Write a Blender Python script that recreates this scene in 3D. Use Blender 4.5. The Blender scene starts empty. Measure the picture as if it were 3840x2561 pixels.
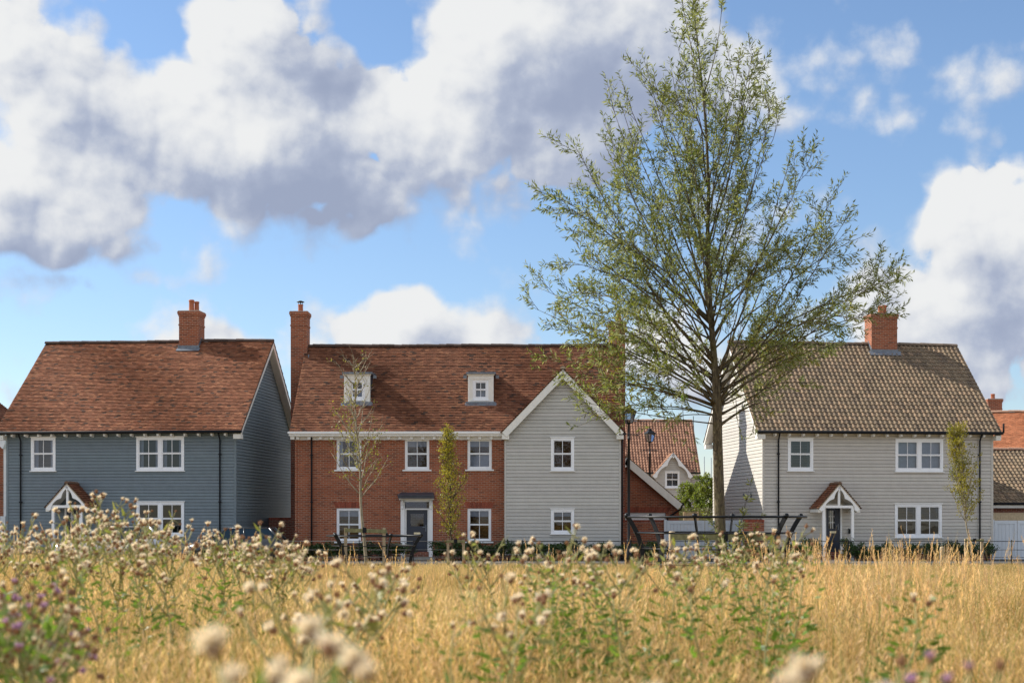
import bpy, math, random
import numpy as np
from mathutils import Vector, Matrix
R = math.radians
F = 5333.3          # focal length in pixels of the 3840-wide photograph (50 mm lens)
CX, HY, H = 1920.0, 1940.0, 1.8
sc = bpy.context.scene
COL = sc.collection
rng = random.Random(11)

# ------------------------------------------------------------------ helpers
class MB:
    def __init__(s): s.v = []; s.f = []; s.c = []; s.sm = []
    def face(s, pts, c=None, sm=False):
        n = len(s.v); s.v.extend([tuple(p) for p in pts]); s.f.append(tuple(range(n, n+len(pts)))); s.c.append(c); s.sm.append(sm)
    def box(s, x0, y0, z0, x1, y1, z1, c=None, M=None):
        P = [(x0,y0,z0),(x1,y0,z0),(x1,y1,z0),(x0,y1,z0),(x0,y0,z1),(x1,y0,z1),(x1,y1,z1),(x0,y1,z1)]
        if M is not None: P = [tuple(M @ Vector(p)) for p in P]
        n = len(s.v); s.v += P
        for q in ((0,3,2,1),(4,5,6,7),(0,1,5,4),(1,2,6,5),(2,3,7,6),(3,0,4,7)):
            s.f.append(tuple(n+i for i in q)); s.c.append(c); s.sm.append(False)
    def prism(s, poly, d, c=None):
        """poly: list of 3D points (a flat outline); d: extrusion vector"""
        d = Vector(d); A = [Vector(p) for p in poly]; B = [p+d for p in A]; n = len(s.v); k = len(A)
        s.v += [tuple(p) for p in A+B]
        s.f.append(tuple(range(n, n+k))); s.f.append(tuple(range(n+2*k-1, n+k-1, -1)))
        for i in range(k):
            j = (i+1) % k; s.f.append((n+i, n+k+i, n+k+j, n+j))
        s.c += [c]*(k+2); s.sm += [False]*(k+2)
    def tube(s, pts, rads, n=6, c=None, cap=True, up=None):
        pts = [Vector(p) for p in pts]
        if not isinstance(rads, (list, tuple)): rads = [rads]*len(pts)
        base = len(s.v); ref = None
        for i, p in enumerate(pts):
            a = pts[max(i-1,0)]; b = pts[min(i+1,len(pts)-1)]
            t = (b-a)
            if t.length < 1e-9: t = Vector((0,0,1))
            t.normalize()
            if ref is None:
                ref = Vector((0,1,0)) if abs(t.y) < .9 else Vector((1,0,0))
            x = t.cross(ref)
            if x.length < 1e-6: x = t.cross(Vector((1,0,.1)))
            x.normalize(); y = t.cross(x); ref = x.cross(t)
            for k in range(n):
                q = 2*math.pi*k/n; s.v.append(tuple(p + (x*math.cos(q) + y*math.sin(q))*rads[i]))
        for i in range(len(pts)-1):
            for k in range(n):
                a = base+i*n+k; b = base+i*n+(k+1) % n
                s.f.append((a, b, b+n, a+n)); s.c.append(c); s.sm.append(True)
        if cap:
            s.f.append(tuple(base+k for k in range(n-1,-1,-1))); s.c.append(c); s.sm.append(False)
            e = base+(len(pts)-1)*n; s.f.append(tuple(e+k for k in range(n))); s.c.append(c); s.sm.append(False)
    def lathe(s, prof, o=(0,0,0), n=12, c=None, M=None):
        """prof: [(r,z)..]"""
        base = len(s.v)
        for r, z in prof:
            for k in range(n):
                q = 2*math.pi*(k+.5)/n; p = Vector((o[0]+r*math.cos(q), o[1]+r*math.sin(q), o[2]+z))
                if M is not None: p = M @ p
                s.v.append(tuple(p))
        for i in range(len(prof)-1):
            for k in range(n):
                a = base+i*n+k; b = base+i*n+(k+1) % n
                s.f.append((a,b,b+n,a+n)); s.c.append(c); s.sm.append(n > 6)
        s.f.append(tuple(base+k for k in range(n-1,-1,-1))); s.c.append(c); s.sm.append(False)
        e = base+(len(prof)-1)*n; s.f.append(tuple(e+k for k in range(n))); s.c.append(c); s.sm.append(False)
    def mesh(s, name, mat):
        me = bpy.data.meshes.new(name); me.from_pydata(s.v, [], s.f)
        if any(c is not None for c in s.c):
            at = me.attributes.new('tint', 'FLOAT_COLOR', 'CORNER')
            buf = []
            for f, c in zip(s.f, s.c):
                c = c or (1,1,1); buf += [c[0], c[1], c[2], 1.0]*len(f)
            at.data.foreach_set('color', buf)
        me.polygons.foreach_set('use_smooth', s.sm)
        me.materials.append(mat); me.update(); return me
    def build(s, name, mat, parent=None, loc=None):
        o = bpy.data.objects.new(name, s.mesh(name, mat)); COL.objects.link(o)
        if parent is not None: o.parent = parent
        if loc is not None: o.location = loc
        return o

def npmesh(name, V, Fq, mat, tint=None, smooth=False):
    """V (n,3), Fq (m,4) quads, tint (m,3) per face"""
    me = bpy.data.meshes.new(name); V = np.asarray(V, np.float32); Fq = np.asarray(Fq, np.int32); k = Fq.shape[1]
    me.vertices.add(len(V)); me.vertices.foreach_set('co', V.ravel())
    me.loops.add(Fq.size); me.loops.foreach_set('vertex_index', Fq.ravel())
    me.polygons.add(len(Fq)); me.polygons.foreach_set('loop_start', np.arange(0, Fq.size, k, dtype=np.int32))
    me.polygons.foreach_set('loop_total', np.full(len(Fq), k, np.int32))
    me.polygons.foreach_set('use_smooth', np.full(len(Fq), smooth))
    me.update(calc_edges=True)
    if tint is not None:
        at = me.attributes.new('tint', 'FLOAT_COLOR', 'CORNER')
        c = np.ones((len(Fq), k, 4), np.float32); c[:, :, :3] = np.asarray(tint, np.float32)[:, None, :]
        at.data.foreach_set('color', c.ravel())
    me.materials.append(mat); return me

def link(name, me, parent=None, loc=None, rz=None, scale=None):
    o = bpy.data.objects.new(name, me); COL.objects.link(o)
    if parent is not None: o.parent = parent
    if loc is not None: o.location = loc
    if rz is not None: o.rotation_euler = (0,0,rz)
    if scale is not None: o.scale = (scale,)*3 if not isinstance(scale, tuple) else scale
    return o
def tag(o, label, cat=None, group=None, kind=None):
    if label: o['label'] = label
    if cat: o['category'] = cat
    if group: o['group'] = group
    if kind: o['kind'] = kind
    return o
def thing(name, label, cat, loc=(0,0,0), rz=0, group=None):
    o = bpy.data.objects.new(name, None); COL.objects.link(o); o.location = loc; o.rotation_euler = (0,0,rz)
    o.empty_display_size = .3
    return tag(o, label, cat, group)
def W(px, py, d): return Vector(((px-CX)*d/F, d, H-(py-HY)*d/F))
def smooth(a, b, x):
    t = min(1, max(0, (x-a)/(b-a))); return t*t*(3-2*t)
def gz(x, y):
    """height of the ground"""
    if y < 20: z = .5
    elif y < 35: z = .5-.15*(y-20)/15
    elif y < 45: z = .35-.33*(y-35)/10
    else: z = .02*(1-smooth(45, 48, y))
    z += .22*smooth(-1.5, -5, x)*smooth(9, 15, y)*(1-smooth(22, 32, y))
    z += .05*math.sin(x*.7+y*.31)*math.sin(y*.43)*smooth(4, 10, y)*(1-smooth(30, 42, y))
    return z

# ------------------------------------------------------------------ materials
class NT:
    flat = False
    def __init__(s, tree): s.t = tree
    def n(s, typ, **kw):
        nd = s.t.nodes.new(typ)
        for k, v in kw.items():
            if k.startswith('i_'):
                key = k[2:]; key = int(key) if key.isdigit() else key
                sock = nd.inputs[key]
                if hasattr(v, 'is_output'): s.t.links.new(v, sock)
                else: sock.default_value = v
            else: setattr(nd, k, v)
        return nd
    def math(s, op, a, b=None, c=None, clamp=False):
        nd = s.t.nodes.new('ShaderNodeMath'); nd.operation = op; nd.use_clamp = clamp
        for i, v in enumerate((a, b, c)):
            if v is None: continue
            if hasattr(v, 'is_output'): s.t.links.new(v, nd.inputs[i])
            else: nd.inputs[i].default_value = v
        return nd.outputs[0]
    def vec(s, op, a, b=None):
        nd = s.t.nodes.new('ShaderNodeVectorMath'); nd.operation = op
        for i, v in enumerate((a, b)):
            if v is None: continue
            if hasattr(v, 'is_output'): s.t.links.new(v, nd.inputs[i])
            else: nd.inputs[i].default_value = v
        return nd
    def mix(s, f, a, b, mode='MIX'):
        nd = s.t.nodes.new('ShaderNodeMix'); nd.data_type = 'RGBA'; nd.blend_type = mode
        for k, v in ((0, f), (6, a), (7, b)):
            if hasattr(v, 'is_output'): s.t.links.new(v, nd.inputs[k])
            else: nd.inputs[k].default_value = v if k == 0 or len(v) == 4 else (*v, 1)
        return nd.outputs[2]
    def ramp(s, f, stops):
        nd = s.t.nodes.new('ShaderNodeValToRGB'); s.t.links.new(f, nd.inputs[0])
        while len(nd.color_ramp.elements) < len(stops): nd.color_ramp.elements.new(.5)
        for e, (p, c) in zip(nd.color_ramp.elements, stops): e.position = p; e.color = (*c, 1) if len(c) == 3 else c
        return nd.outputs[0]
    def mr(s, v, a, b, c, d, typ='LINEAR'):
        nd = s.n('ShaderNodeMapRange', interpolation_type=typ)
        s.t.links.new(v, nd.inputs[0])
        for i, x in enumerate((a,b,c,d)):
            if hasattr(x, 'is_output'): s.t.links.new(x, nd.inputs[i+1])
            else: nd.inputs[i+1].default_value = x
        return nd.outputs[0]
    def noise(s, v, scale, detail=4, rough=.55, dist=0):
        return s.n('ShaderNodeTexNoise', noise_dimensions='2D' if s.flat else '3D', i_Vector=v, i_Scale=scale, i_Detail=detail, i_Roughness=rough, i_Distortion=dist).outputs[0]

def newmat(name):
    m = bpy.data.materials.new(name); m.use_nodes = True
    t = NT(m.node_tree); b = m.node_tree.nodes['Principled BSDF']; return m, t, b
def lk(t, a, b): t.t.links.new(a, b)

def mat_simple(name, col, rough=.6, metal=0, var=.12, vs=6, bump=0, bs=40, tint=False, spec=.5, streak=False):
    m, t, b = newmat(name)
    co = t.n('ShaderNodeTexCoord').outputs['Object']
    nz = t.noise(co, vs, 5)
    c = t.mix(t.mr(nz, .3, .7, 0, 1), tuple(x*(1-var) for x in col), tuple(min(1, x*(1+var)) for x in col))
    if tint:
        a = t.n('ShaderNodeAttribute', attribute_name='tint').outputs['Color']
        c = t.mix(1.0, c, a, 'MULTIPLY')
    if streak:
        mp = t.n('ShaderNodeMapping', i_Vector=co); mp.inputs['Scale'].default_value = (9, 9, .5)
        s_ = t.noise(mp.outputs[0], 1.5, 4)
        c = t.mix(t.mr(s_, .55, .85, 0, .22), c, tuple(x*.55 for x in col))
    lk(t, c, b.inputs['Base Color']); b.inputs['Roughness'].default_value = rough
    b.inputs['Metallic'].default_value = metal; b.inputs['Specular IOR Level'].default_value = spec
    if bump:
        bn = t.n('ShaderNodeBump', i_Strength=bump, i_Distance=.01, i_Height=t.noise(co, bs, 4))
        lk(t, bn.outputs[0], b.inputs['Normal'])
    return m

def mat_brick(name, c1, c2, c3, mortar, scale=1.0):
    m, t, b = newmat(name)
    tc = t.n('ShaderNodeTexCoord'); co = tc.outputs['Object']; no = tc.outputs['Normal']
    s = t.n('ShaderNodeSeparateXYZ', i_Vector=co); sn = t.n('ShaderNodeSeparateXYZ', i_Vector=no)
    ax = t.math('GREATER_THAN', t.math('ABSOLUTE', sn.outputs[0]), .6)
    u = t.math('ADD', t.math('MULTIPLY', s.outputs[0], t.math('SUBTRACT', 1, ax)), t.math('MULTIPLY', s.outputs[1], ax))
    uv = t.n('ShaderNodeCombineXYZ', i_X=u, i_Y=s.outputs[2]).outputs[0]
    br = t.n('ShaderNodeTexBrick', i_Vector=uv, i_Scale=1.0)
    br.inputs['Color1'].default_value = (0,0,0,1); br.inputs['Color2'].default_value = (1,1,1,1); br.inputs['Mortar'].default_value = (.5,.5,.5,1)
    br.inputs['Brick Width'].default_value = .225; br.inputs['Row Height'].default_value = .075
    br.inputs['Mortar Size'].default_value = .0095; br.inputs['Mortar Smooth'].default_value = .15; br.inputs['Bias'].default_value = 0
    v = t.n('ShaderNodeSeparateColor', i_Color=br.outputs[0]).outputs[0]
    c = t.ramp(v, [(0, c1), (.45, c2), (.8, c2), (1, c3)])
    nz = t.noise(co, 1.3, 5); c = t.mix(t.mr(nz, .35, .7, 0, .4), c, tuple(x*.6 for x in c2))
    c = t.mix(t.mr(t.noise(co, 60, 3), .3, .8, 0, .35), c, tuple(min(1, x*1.5) for x in c2))
    mo = t.mix(t.mr(t.noise(co, .9, 3), .35, .65, 0, 1), mortar, tuple(x*.62 for x in mortar))
    c = t.mix(br.outputs['Fac'], c, mo)
    lk(t, c, b.inputs['Base Color']); b.inputs['Roughness'].default_value = .9
    h = t.math('SUBTRACT', t.math('MULTIPLY', t.noise(co, 90, 3), .3), br.outputs['Fac'])
    bn = t.n('ShaderNodeBump', i_Strength=.7, i_Distance=.008, i_Height=h); lk(t, bn.outputs[0], b.inputs['Normal'])
    return m

def mat_tile(name, rough=.85):
    m, t, b = newmat(name)
    co = t.n('ShaderNodeTexCoord').outputs['Object']
    a = t.n('ShaderNodeAttribute', attribute_name='tint').outputs['Color']
    c = t.mix(t.mr(t.noise(co, 14, 5), .35, .75, 0, .45), a, (.05,.045,.04))
    c = t.mix(t.mr(t.noise(co, 50, 3), .5, .8, 0, .12), c, (.45,.33,.22))
    lk(t, c, b.inputs['Base Color']); b.inputs['Roughness'].default_value = rough; b.inputs['Specular IOR Level'].default_value = .2
    bn = t.n('ShaderNodeBump', i_Strength=.5, i_Distance=.006, i_Height=t.noise(co, 70, 4)); lk(t, bn.outputs[0], b.inputs['Normal'])
    return m

def mat_leaf(name, c1, c2, under=None, trans=.4, rough=.45, rnd=False, spec=.4, tcol=1.5, tb=.55):
    m, t, b = newmat(name)
    co = t.n('ShaderNodeTexCoord').outputs['Object']
    f = t.mr(t.noise(co, 1.1, 4), .35, .65, 0, 1)
    c = t.mix(f, c1, c2)
    a = t.n('ShaderNodeAttribute', attribute_name='tint').outputs['Color']
    c = t.mix(1.0, c, a, 'MULTIPLY')
    if rnd:
        oi = t.n('ShaderNodeObjectInfo').outputs['Random']
        c = t.mix(t.mr(oi, 0, 1, 0, .5), c, t.mix(1.0, c, (1.35,1.15,.8), 'MULTIPLY'))
    if under is not None:
        g = t.n('ShaderNodeNewGeometry').outputs['Backfacing']
        c = t.mix(g, c, under)
    lk(t, c, b.inputs['Base Color']); b.inputs['Roughness'].default_value = rough; b.inputs['Specular IOR Level'].default_value = spec
    tr = t.n('ShaderNodeBsdfTranslucent'); lk(t, t.mix(1.0, c, (tcol, tcol, tcol*tb), 'MULTIPLY'), tr.inputs[0])
    mx = t.n('ShaderNodeMixShader', i_0=trans); lk(t, b.outputs[0], mx.inputs[1]); lk(t, tr.outputs[0], mx.inputs[2])
    lk(t, mx.outputs[0], m.node_tree.nodes['Material Output'].inputs[0])
    return m

def mat_glass(name, tintc=(.55,.6,.68), refl=1.0, rough=.02):
    m, t, b = newmat(name)
    m.node_tree.nodes.remove(b)
    co = t.n('ShaderNodeTexCoord').outputs['Object']
    bn = t.n('ShaderNodeBump', i_Strength=.06, i_Distance=.02, i_Height=t.noise(co, 2.2, 1))
    fr = t.n('ShaderNodeFresnel', i_IOR=1.52); lk(t, bn.outputs[0], fr.inputs['Normal'])
    gl = t.n('ShaderNodeBsdfGlossy', i_Roughness=rough); lk(t, bn.outputs[0], gl.inputs['Normal'])
    tp = t.n('ShaderNodeBsdfTransparent'); tp.inputs[0].default_value = (*tintc, 1)
    mx = t.n('ShaderNodeMixShader'); lk(t, t.math('ADD', t.math('MULTIPLY', fr.outputs[0], 1.15*refl), .02*refl, clamp=True), mx.inputs[0])
    lk(t, tp.outputs[0], mx.inputs[1]); lk(t, gl.outputs[0], mx.inputs[2])
    lk(t, mx.outputs[0], m.node_tree.nodes['Material Output'].inputs[0]); return m

M = {}
M['blue'] = mat_simple('slate_blue_paint', (.150,.188,.210), .55, var=.07, vs=3, tint=True, bump=.15, bs=60, streak=True)
M['stone'] = mat_simple('stone_grey_paint', (.505,.475,.425), .55, var=.05, vs=3, tint=True, bump=.15, bs=60, streak=True)
M['sage'] = mat_simple('pale_sage_paint', (.475,.46,.42), .55, var=.05, vs=3, tint=True, bump=.15, bs=60, streak=True)
M['white'] = mat_simple('white_paint', (.80,.80,.79), .4, var=.03)
M['cream'] = mat_simple('off_white_paint', (.76,.74,.68), .5, var=.05)
M['upvc'] = mat_simple('white_window_frame', (.82,.83,.85), .3, var=.02)
M['black'] = mat_simple('black_gutter', (.016,.017,.020), .8, spec=.15, var=.1)
M['iron'] = mat_simple('black_painted_steel', (.008,.009,.011), .42, metal=.0, var=.2, spec=.22)
M['lead'] = mat_simple('lead_sheet', (.16,.18,.21), .5, metal=.3, var=.25, vs=9)
M['darklead'] = mat_simple('dark_lead_canopy', (.04,.045,.06), .5, var=.2)
M['navy'] = mat_simple('navy_door_paint', (.018,.026,.045), .35, var=.05)
M['brick'] = mat_brick('red_brick', (.11,.030,.018), (.29,.075,.030), (.37,.11,.048), (.42,.28,.19))
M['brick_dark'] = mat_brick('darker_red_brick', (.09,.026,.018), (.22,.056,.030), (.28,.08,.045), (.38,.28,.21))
M['arch'] = mat_simple('arch_brick', (.24,.06,.032), .9, var=.3, vs=20, tint=True)
M['tile'] = mat_tile('clay_tile')
M['pot'] = mat_simple('terracotta_pot', (.36,.11,.05), .8, var=.2, vs=9)
M['glass'] = mat_glass('window_glass')
M['interior'] = mat_simple('dark_room', (.02,.02,.022), .9)
M['blind'] = mat_simple('grey_blind', (.17,.19,.21), .8, var=.04)
M['sheer'] = mat_simple('white_curtain', (.72,.74,.80), .9, var=.08, vs=12)
M['curtain'] = mat_simple('teal_curtain', (.22,.27,.28), .9, var=.1, vs=12)
M['wood'] = mat_simple('weathered_timber', (.36,.28,.18), .85, var=.25, vs=14, bump=.3)
M['greenwood'] = mat_simple('green_stained_timber', (.20,.19,.09), .85, var=.3, vs=10, bump=.3)
M['fencewood'] = mat_simple('pale_fence_timber', (.55,.42,.26), .85, var=.15, vs=10)
M['gatewhite'] = mat_simple('pale_gate_paint', (.62,.66,.70), .5, var=.03)
M['asphalt'] = mat_simple('road_surface', (.24,.225,.205), .95, var=.15, vs=8, bump=.4, bs=120)
M['kerb'] = mat_simple('kerb_concrete', (.38,.36,.33), .9, var=.15)
M['soil'] = mat_simple('garden_soil', (.035,.028,.02), 1, var=.3, vs=6)
M['hedge'] = mat_leaf('laurel_leaf', (.022,.050,.014), (.045,.085,.02), trans=.25, rough=.3)
M['willow'] = mat_leaf('willow_leaf', (.055,.082,.014), (.155,.170,.030), under=(.26,.28,.14,1), trans=.42, rough=.48, spec=.35)
M['ylw'] = mat_leaf('yellow_green_leaf', (.15,.16,.02), (.30,.26,.03), trans=.45)
M['ylw2'] = mat_leaf('sparse_olive_leaf', (.13,.15,.03), (.24,.22,.05), trans=.45)
M['lime'] = mat_leaf('lime_green_leaf', (.10,.15,.03), (.20,.24,.05), trans=.45)
m, t, b = newmat('willow_bark'); co = t.n('ShaderNodeTexCoord').outputs['Object']
mp = t.n('ShaderNodeMapping', i_Vector=co); mp.inputs['Scale'].default_value = (26, 26, 5)
nb_ = t.noise(mp.outputs[0], 1.0, 5, .65, 1.2)
lk(t, t.mix(t.mr(t.noise(co, 3, 4), .5, .75, 0, .5), t.ramp(nb_, [(.35, (.03,.022,.014)), (.5, (.10,.075,.042)), (.68, (.21,.17,.10))]), (.16,.15,.04)), b.inputs['Base Color']); b.inputs['Roughness'].default_value = .95
bn = t.n('ShaderNodeBump', i_Strength=1.0, i_Distance=.03, i_Height=nb_); lk(t, bn.outputs[0], b.inputs['Normal']); M['bark'] = m
M['twig'] = mat_simple('young_bark', (.065,.048,.028), .9, var=.3, vs=9)
M['palebark'] = mat_simple('pale_bark', (.26,.22,.15), .9, var=.3, vs=9)
M['thleaf'] = mat_leaf('thistle_leaf', (.17,.20,.055), (.34,.33,.11), trans=.4)
M['thleaf2'] = mat_leaf('fresh_thistle_leaf', (.09,.17,.03), (.20,.30,.05), trans=.45)
M['thstem'] = mat_simple('thistle_stem', (.28,.26,.10), .8, var=.25, vs=8)
M['fluff'] = mat_leaf('thistle_down', (.90,.77,.62), (.96,.89,.79), trans=.45, rough=.9, spec=.1, tcol=1.05, tb=.85)
M['bract'] = mat_leaf('brown_bract', (.20,.10,.055), (.38,.22,.13), trans=.25, rough=.8, spec=.1)
M['purple'] = mat_leaf('purple_floret', (.42,.24,.52), (.58,.38,.66), trans=.4, rough=.9, spec=.1, tcol=1.2)
M['grass'] = mat_leaf('dry_grass', (.53,.385,.205), (.70,.54,.33), trans=.40, rough=.75, rnd=True, spec=.15, tcol=1.1, tb=.85)

# ground: soil and thatch of dry grass
m, t, b = newmat('meadow_ground')
co = t.n('ShaderNodeTexCoord').outputs['Object']
c = t.ramp(t.noise(co, .8, 6), [(.3, (.20,.135,.055)), (.5, (.30,.20,.075)), (.62, (.13,.14,.035)), (.75, (.24,.17,.07))])
c = t.mix(t.mr(t.noise(co, 30, 4), .3, .7, 0, .6), c, (.07,.05,.02))
lk(t, c, b.inputs['Base Color']); b.inputs['Roughness'].default_value = 1
M['ground'] = m

# ------------------------------------------------------------------ world: sky and clouds
SUN = Vector((-.735, .265, .60)).normalized()
SUN_EL = math.asin(SUN.z); SUN_AZ = math.atan2(SUN.x, SUN.y)
# clouds, in the pixels of a 2351-wide view: x, y, rx, ry, strength, flat base
BL = [(150,200,290,210,1.05),(60,400,260,200,1.0),(300,330,340,250,1.1),(570,120,215,190,1.05),(640,300,420,250,1.2),(700,430,330,125,1.05),
      (930,250,380,210,1.1),(1020,345,300,140,.95),(1210,130,360,240,1.2),(1290,280,300,180,1.1),(1450,130,330,240,1.05),(140,500,300,130,1.05),
      (60,110,130,130,.9),(925,700,120,80,1.0),(935,750,260,125,1.05),(1000,800,320,120,.9),(520,805,250,90,.85),(1680,190,240,150,.52),(1860,280,140,85,.28),
      (2230,190,260,150,.30),(2060,310,95,85,.30),(2300,520,240,190,1.0),(2200,690,390,180,1.0),(2330,800,300,200,.9),(1560,850,290,200,.6),
      (170,670,150,50,.30),(400,650,120,45,.26),(1300,30,160,80,.7),(2010,600,180,90,.4),(830,450,140,90,.8)]
DARK = [(790,200,170,75,.62),(680,450,280,80,.62),(500,420,120,80,.22),(170,580,260,42,.55),(1330,150,240,150,.34),(1440,330,160,120,.2),(2280,680,160,110,.35),(200,200,110,90,.26),(50,480,70,60,.35),(1080,745,120,70,.35),(960,770,160,40,.25),(570,90,60,50,.1)]
HOLES = [(340,35,95,80,1.2),(840,30,90,85,1.3),(1700,60,60,50,.2)]
def px2uv(x, y):
    k = 2351/3840; X = (x/k-CX)/F; Y = (HY-y/k)/F
    return math.atan(X), Y/math.sqrt(1+X*X)
g = bpy.data.node_groups.new('cloud_density', 'ShaderNodeTree')
g.interface.new_socket('P', in_out='INPUT', socket_type='NodeSocketVector')
g.interface.new_socket('D', in_out='OUTPUT', socket_type='NodeSocketFloat')
g.interface.new_socket('B', in_out='OUTPUT', socket_type='NodeSocketFloat')
NT.flat = True
t = NT(g); gi = g.nodes.new('NodeGroupInput'); go = g.nodes.new('NodeGroupOutput'); P = gi.outputs[0]
wn = t.n('ShaderNodeTexNoise', noise_dimensions='2D', i_Vector=P, i_Scale=13.0, i_Detail=3, i_Roughness=.55).outputs['Color']
w1 = t.vec('MULTIPLY', t.vec('SUBTRACT', wn, (.5,.5,.5)).outputs[0], (.085,.065,0)).outputs[0]
Pw = t.vec('ADD', P, w1).outputs[0]
acc = None; hol = None
for lst in (BL, HOLES):
    cur = None
    for (x, y, rx, ry, s) in lst:
        u, v = px2uv(x, y); ru = rx/.612/F; rv = ry/.612/F
        q = t.vec('MULTIPLY', t.vec('SUBTRACT', Pw, (u, v, 0)).outputs[0], (1/ru, 1/rv, 0)).outputs[0]
        d = t.vec('LENGTH', q).outputs['Value']
        val = t.math('MULTIPLY', t.mr(d, 1.25, 0, 0, 1, 'SMOOTHSTEP'), s)
        cur = val if cur is None else t.math('SMOOTH_MAX', cur, val, .12)
    if lst is BL: acc = cur
    else: hol = cur
sp = t.n('ShaderNodeSeparateXYZ', i_Vector=P)
au = t.math('ABSOLUTE', sp.outputs[0])
pn = t.mr(t.noise(P, 3.2, 2), .40, .56, 0, .95)
gen = t.math('MULTIPLY', t.math('MAXIMUM', t.mr(au, .42, .62, 0, 1), t.mr(sp.outputs[1], .42, .6, 0, 1)), pn)
acc = t.math('SUBTRACT', t.math('MAXIMUM', acc, gen), hol)
g.links.new(acc, go.inputs[0])
g2 = bpy.data.node_groups.new('cloud_detail', 'ShaderNodeTree')
g2.interface.new_socket('P', in_out='INPUT', socket_type='NodeSocketVector')
g2.interface.new_socket('D', in_out='OUTPUT', socket_type='NodeSocketFloat')
t = NT(g2); gi = g2.nodes.new('NodeGroupInput'); go = g2.nodes.new('NodeGroupOutput'); P = gi.outputs[0]
wn = t.n('ShaderNodeTexNoise', noise_dimensions='2D', i_Vector=P, i_Scale=24.0, i_Detail=2, i_Roughness=.5).outputs['Color']
Pw = t.vec('ADD', P, t.vec('MULTIPLY', t.vec('SUBTRACT', wn, (.5,.5,.5)).outputs[0], (.025,.025,0)).outputs[0]).outputs[0]
fb = t.noise(P, 15.0, 9, .58)
vo = t.n('ShaderNodeTexVoronoi', i_Vector=Pw, i_Scale=24.0, feature='F1', voronoi_dimensions='2D')
vo2 = t.n('ShaderNodeTexVoronoi', i_Vector=Pw, i_Scale=62.0, feature='F1', voronoi_dimensions='2D')
dd = t.math('MULTIPLY', t.math('SUBTRACT', fb, .5), 1.15)
dd = t.math('ADD', dd, t.math('MULTIPLY', t.math('SUBTRACT', .45, vo.outputs['Distance']), .55))
dd = t.math('ADD', dd, t.math('MULTIPLY', t.math('SUBTRACT', .42, vo2.outputs['Distance']), .15))
g2.links.new(dd, go.inputs[0])

w = bpy.data.worlds.new('World'); sc.world = w; w.use_nodes = True
t = NT(w.node_tree); bg = w.node_tree.nodes['Background']
sky = t.n('ShaderNodeTexSky', sky_type='NISHITA'); sky.sun_disc = False; sky.sun_elevation = SUN_EL; sky.sun_rotation = SUN_AZ
sky.altitude = 50; sky.air_density = 1.0; sky.dust_density = .1; sky.ozone_density = 3.5
dirv = t.n('ShaderNodeTexCoord').outputs['Generated']
s_ = t.n('ShaderNodeSeparateXYZ', i_Vector=dirv)
u = t.math('ARCTAN2', s_.outputs[0], s_.outputs[1])
hl = t.math('SQRT', t.math('ADD', t.math('MULTIPLY', s_.outputs[0], s_.outputs[0]), t.math('MULTIPLY', s_.outputs[1], s_.outputs[1])))
v = t.math('DIVIDE', s_.outputs[2], t.math('MAXIMUM', hl, .05))
P0 = t.n('ShaderNodeCombineXYZ', i_X=u, i_Y=v).outputs[0]
def grp(gr, off):
    n = t.n('ShaderNodeGroup', node_tree=gr); t.t.links.new(t.vec('ADD', P0, (*off, 0)).outputs[0], n.inputs[0]); return n.outputs[0]
M0, T0, M2, T1, T2 = grp(g, (0,0)), grp(g2, (0,0)), grp(g, (-.020,.030)), grp(g2, (-.0045,.0055)), grp(g2, (-.016,.022))
D0 = t.math('ADD', M0, T0)
sfm = t.math('MAXIMUM', t.mr(t.noise(P0, 5.0, 2), .42, .62, .05, .75), t.mr(M0, .55, .25, 0, .9))
cov = t.mr(D0, t.math('SUBTRACT', .25, t.math('MULTIPLY', sfm, .20)), t.math('ADD', .36, t.math('MULTIPLY', sfm, .30)), 0, 1, 'SMOOTHSTEP')
cov = t.math('MULTIPLY', cov, t.mr(v, -.01, .01, 0, 1))
l1 = t.math('SUBTRACT', T0, T1); l2 = t.math('SUBTRACT', T0, T2); l3 = t.math('SUBTRACT', M0, M2)
thick = t.mr(M2, .35, 1.15, 0, 1)
lit = t.math('ADD', t.math('MULTIPLY', l1, .85), t.math('MULTIPLY', l2, .45))
lit = t.math('ADD', lit, t.math('MULTIPLY', l3, .75))
lit = t.math('SUBTRACT', t.math('ADD', lit, .74), t.math('MULTIPLY', thick, .20))
big = t.noise(P0, 6.5, 4, .6)
lit = t.math('ADD', lit, t.mr(big, .35, .65, -.34, .20))
for (x, y, rx, ry, s) in DARK:
    u_, v_ = px2uv(x, y); q = t.vec('MULTIPLY', t.vec('SUBTRACT', P0, (u_, v_, 0)).outputs[0], (1/(rx/.612/F), 1/(ry/.612/F), 0)).outputs[0]
    lit = t.math('SUBTRACT', lit, t.math('MULTIPLY', t.mr(t.vec('LENGTH', q).outputs['Value'], 1.3, 0, 0, 1, 'SMOOTHSTEP'), s))
lit = t.math('ADD', lit, t.math('MULTIPLY', t.math('SUBTRACT', t.noise(P0, 22.0, 7, .62), .5), .45))
lit = t.mr(lit, -.38, 1.26, 0, 1, 'SMOOTHSTEP')
ccol = t.ramp(lit, [(0, (.34,.395,.54)), (.28, (.43,.485,.62)), (.55, (.595,.635,.72)), (.78, (.73,.755,.80)), (1, (.86,.87,.875))])
ccol = t.vec('SCALE', ccol); t.t.links.new(t.mr(t.math('ABSOLUTE', u), .7, 1.9, 6.5, 10.0), ccol.inputs['Scale']); ccol = ccol.outputs[0]   # clouds out of view made brighter, an added fill for the shaded fronts
skyc = t.mix(1.0, sky.outputs[0], t.mix(t.mr(v, 0, .30, 1, 0), (1.04, 1.03, 1.04), (.88, .87, .92)), 'MULTIPLY')
out = t.mix(cov, skyc, ccol)
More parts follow.
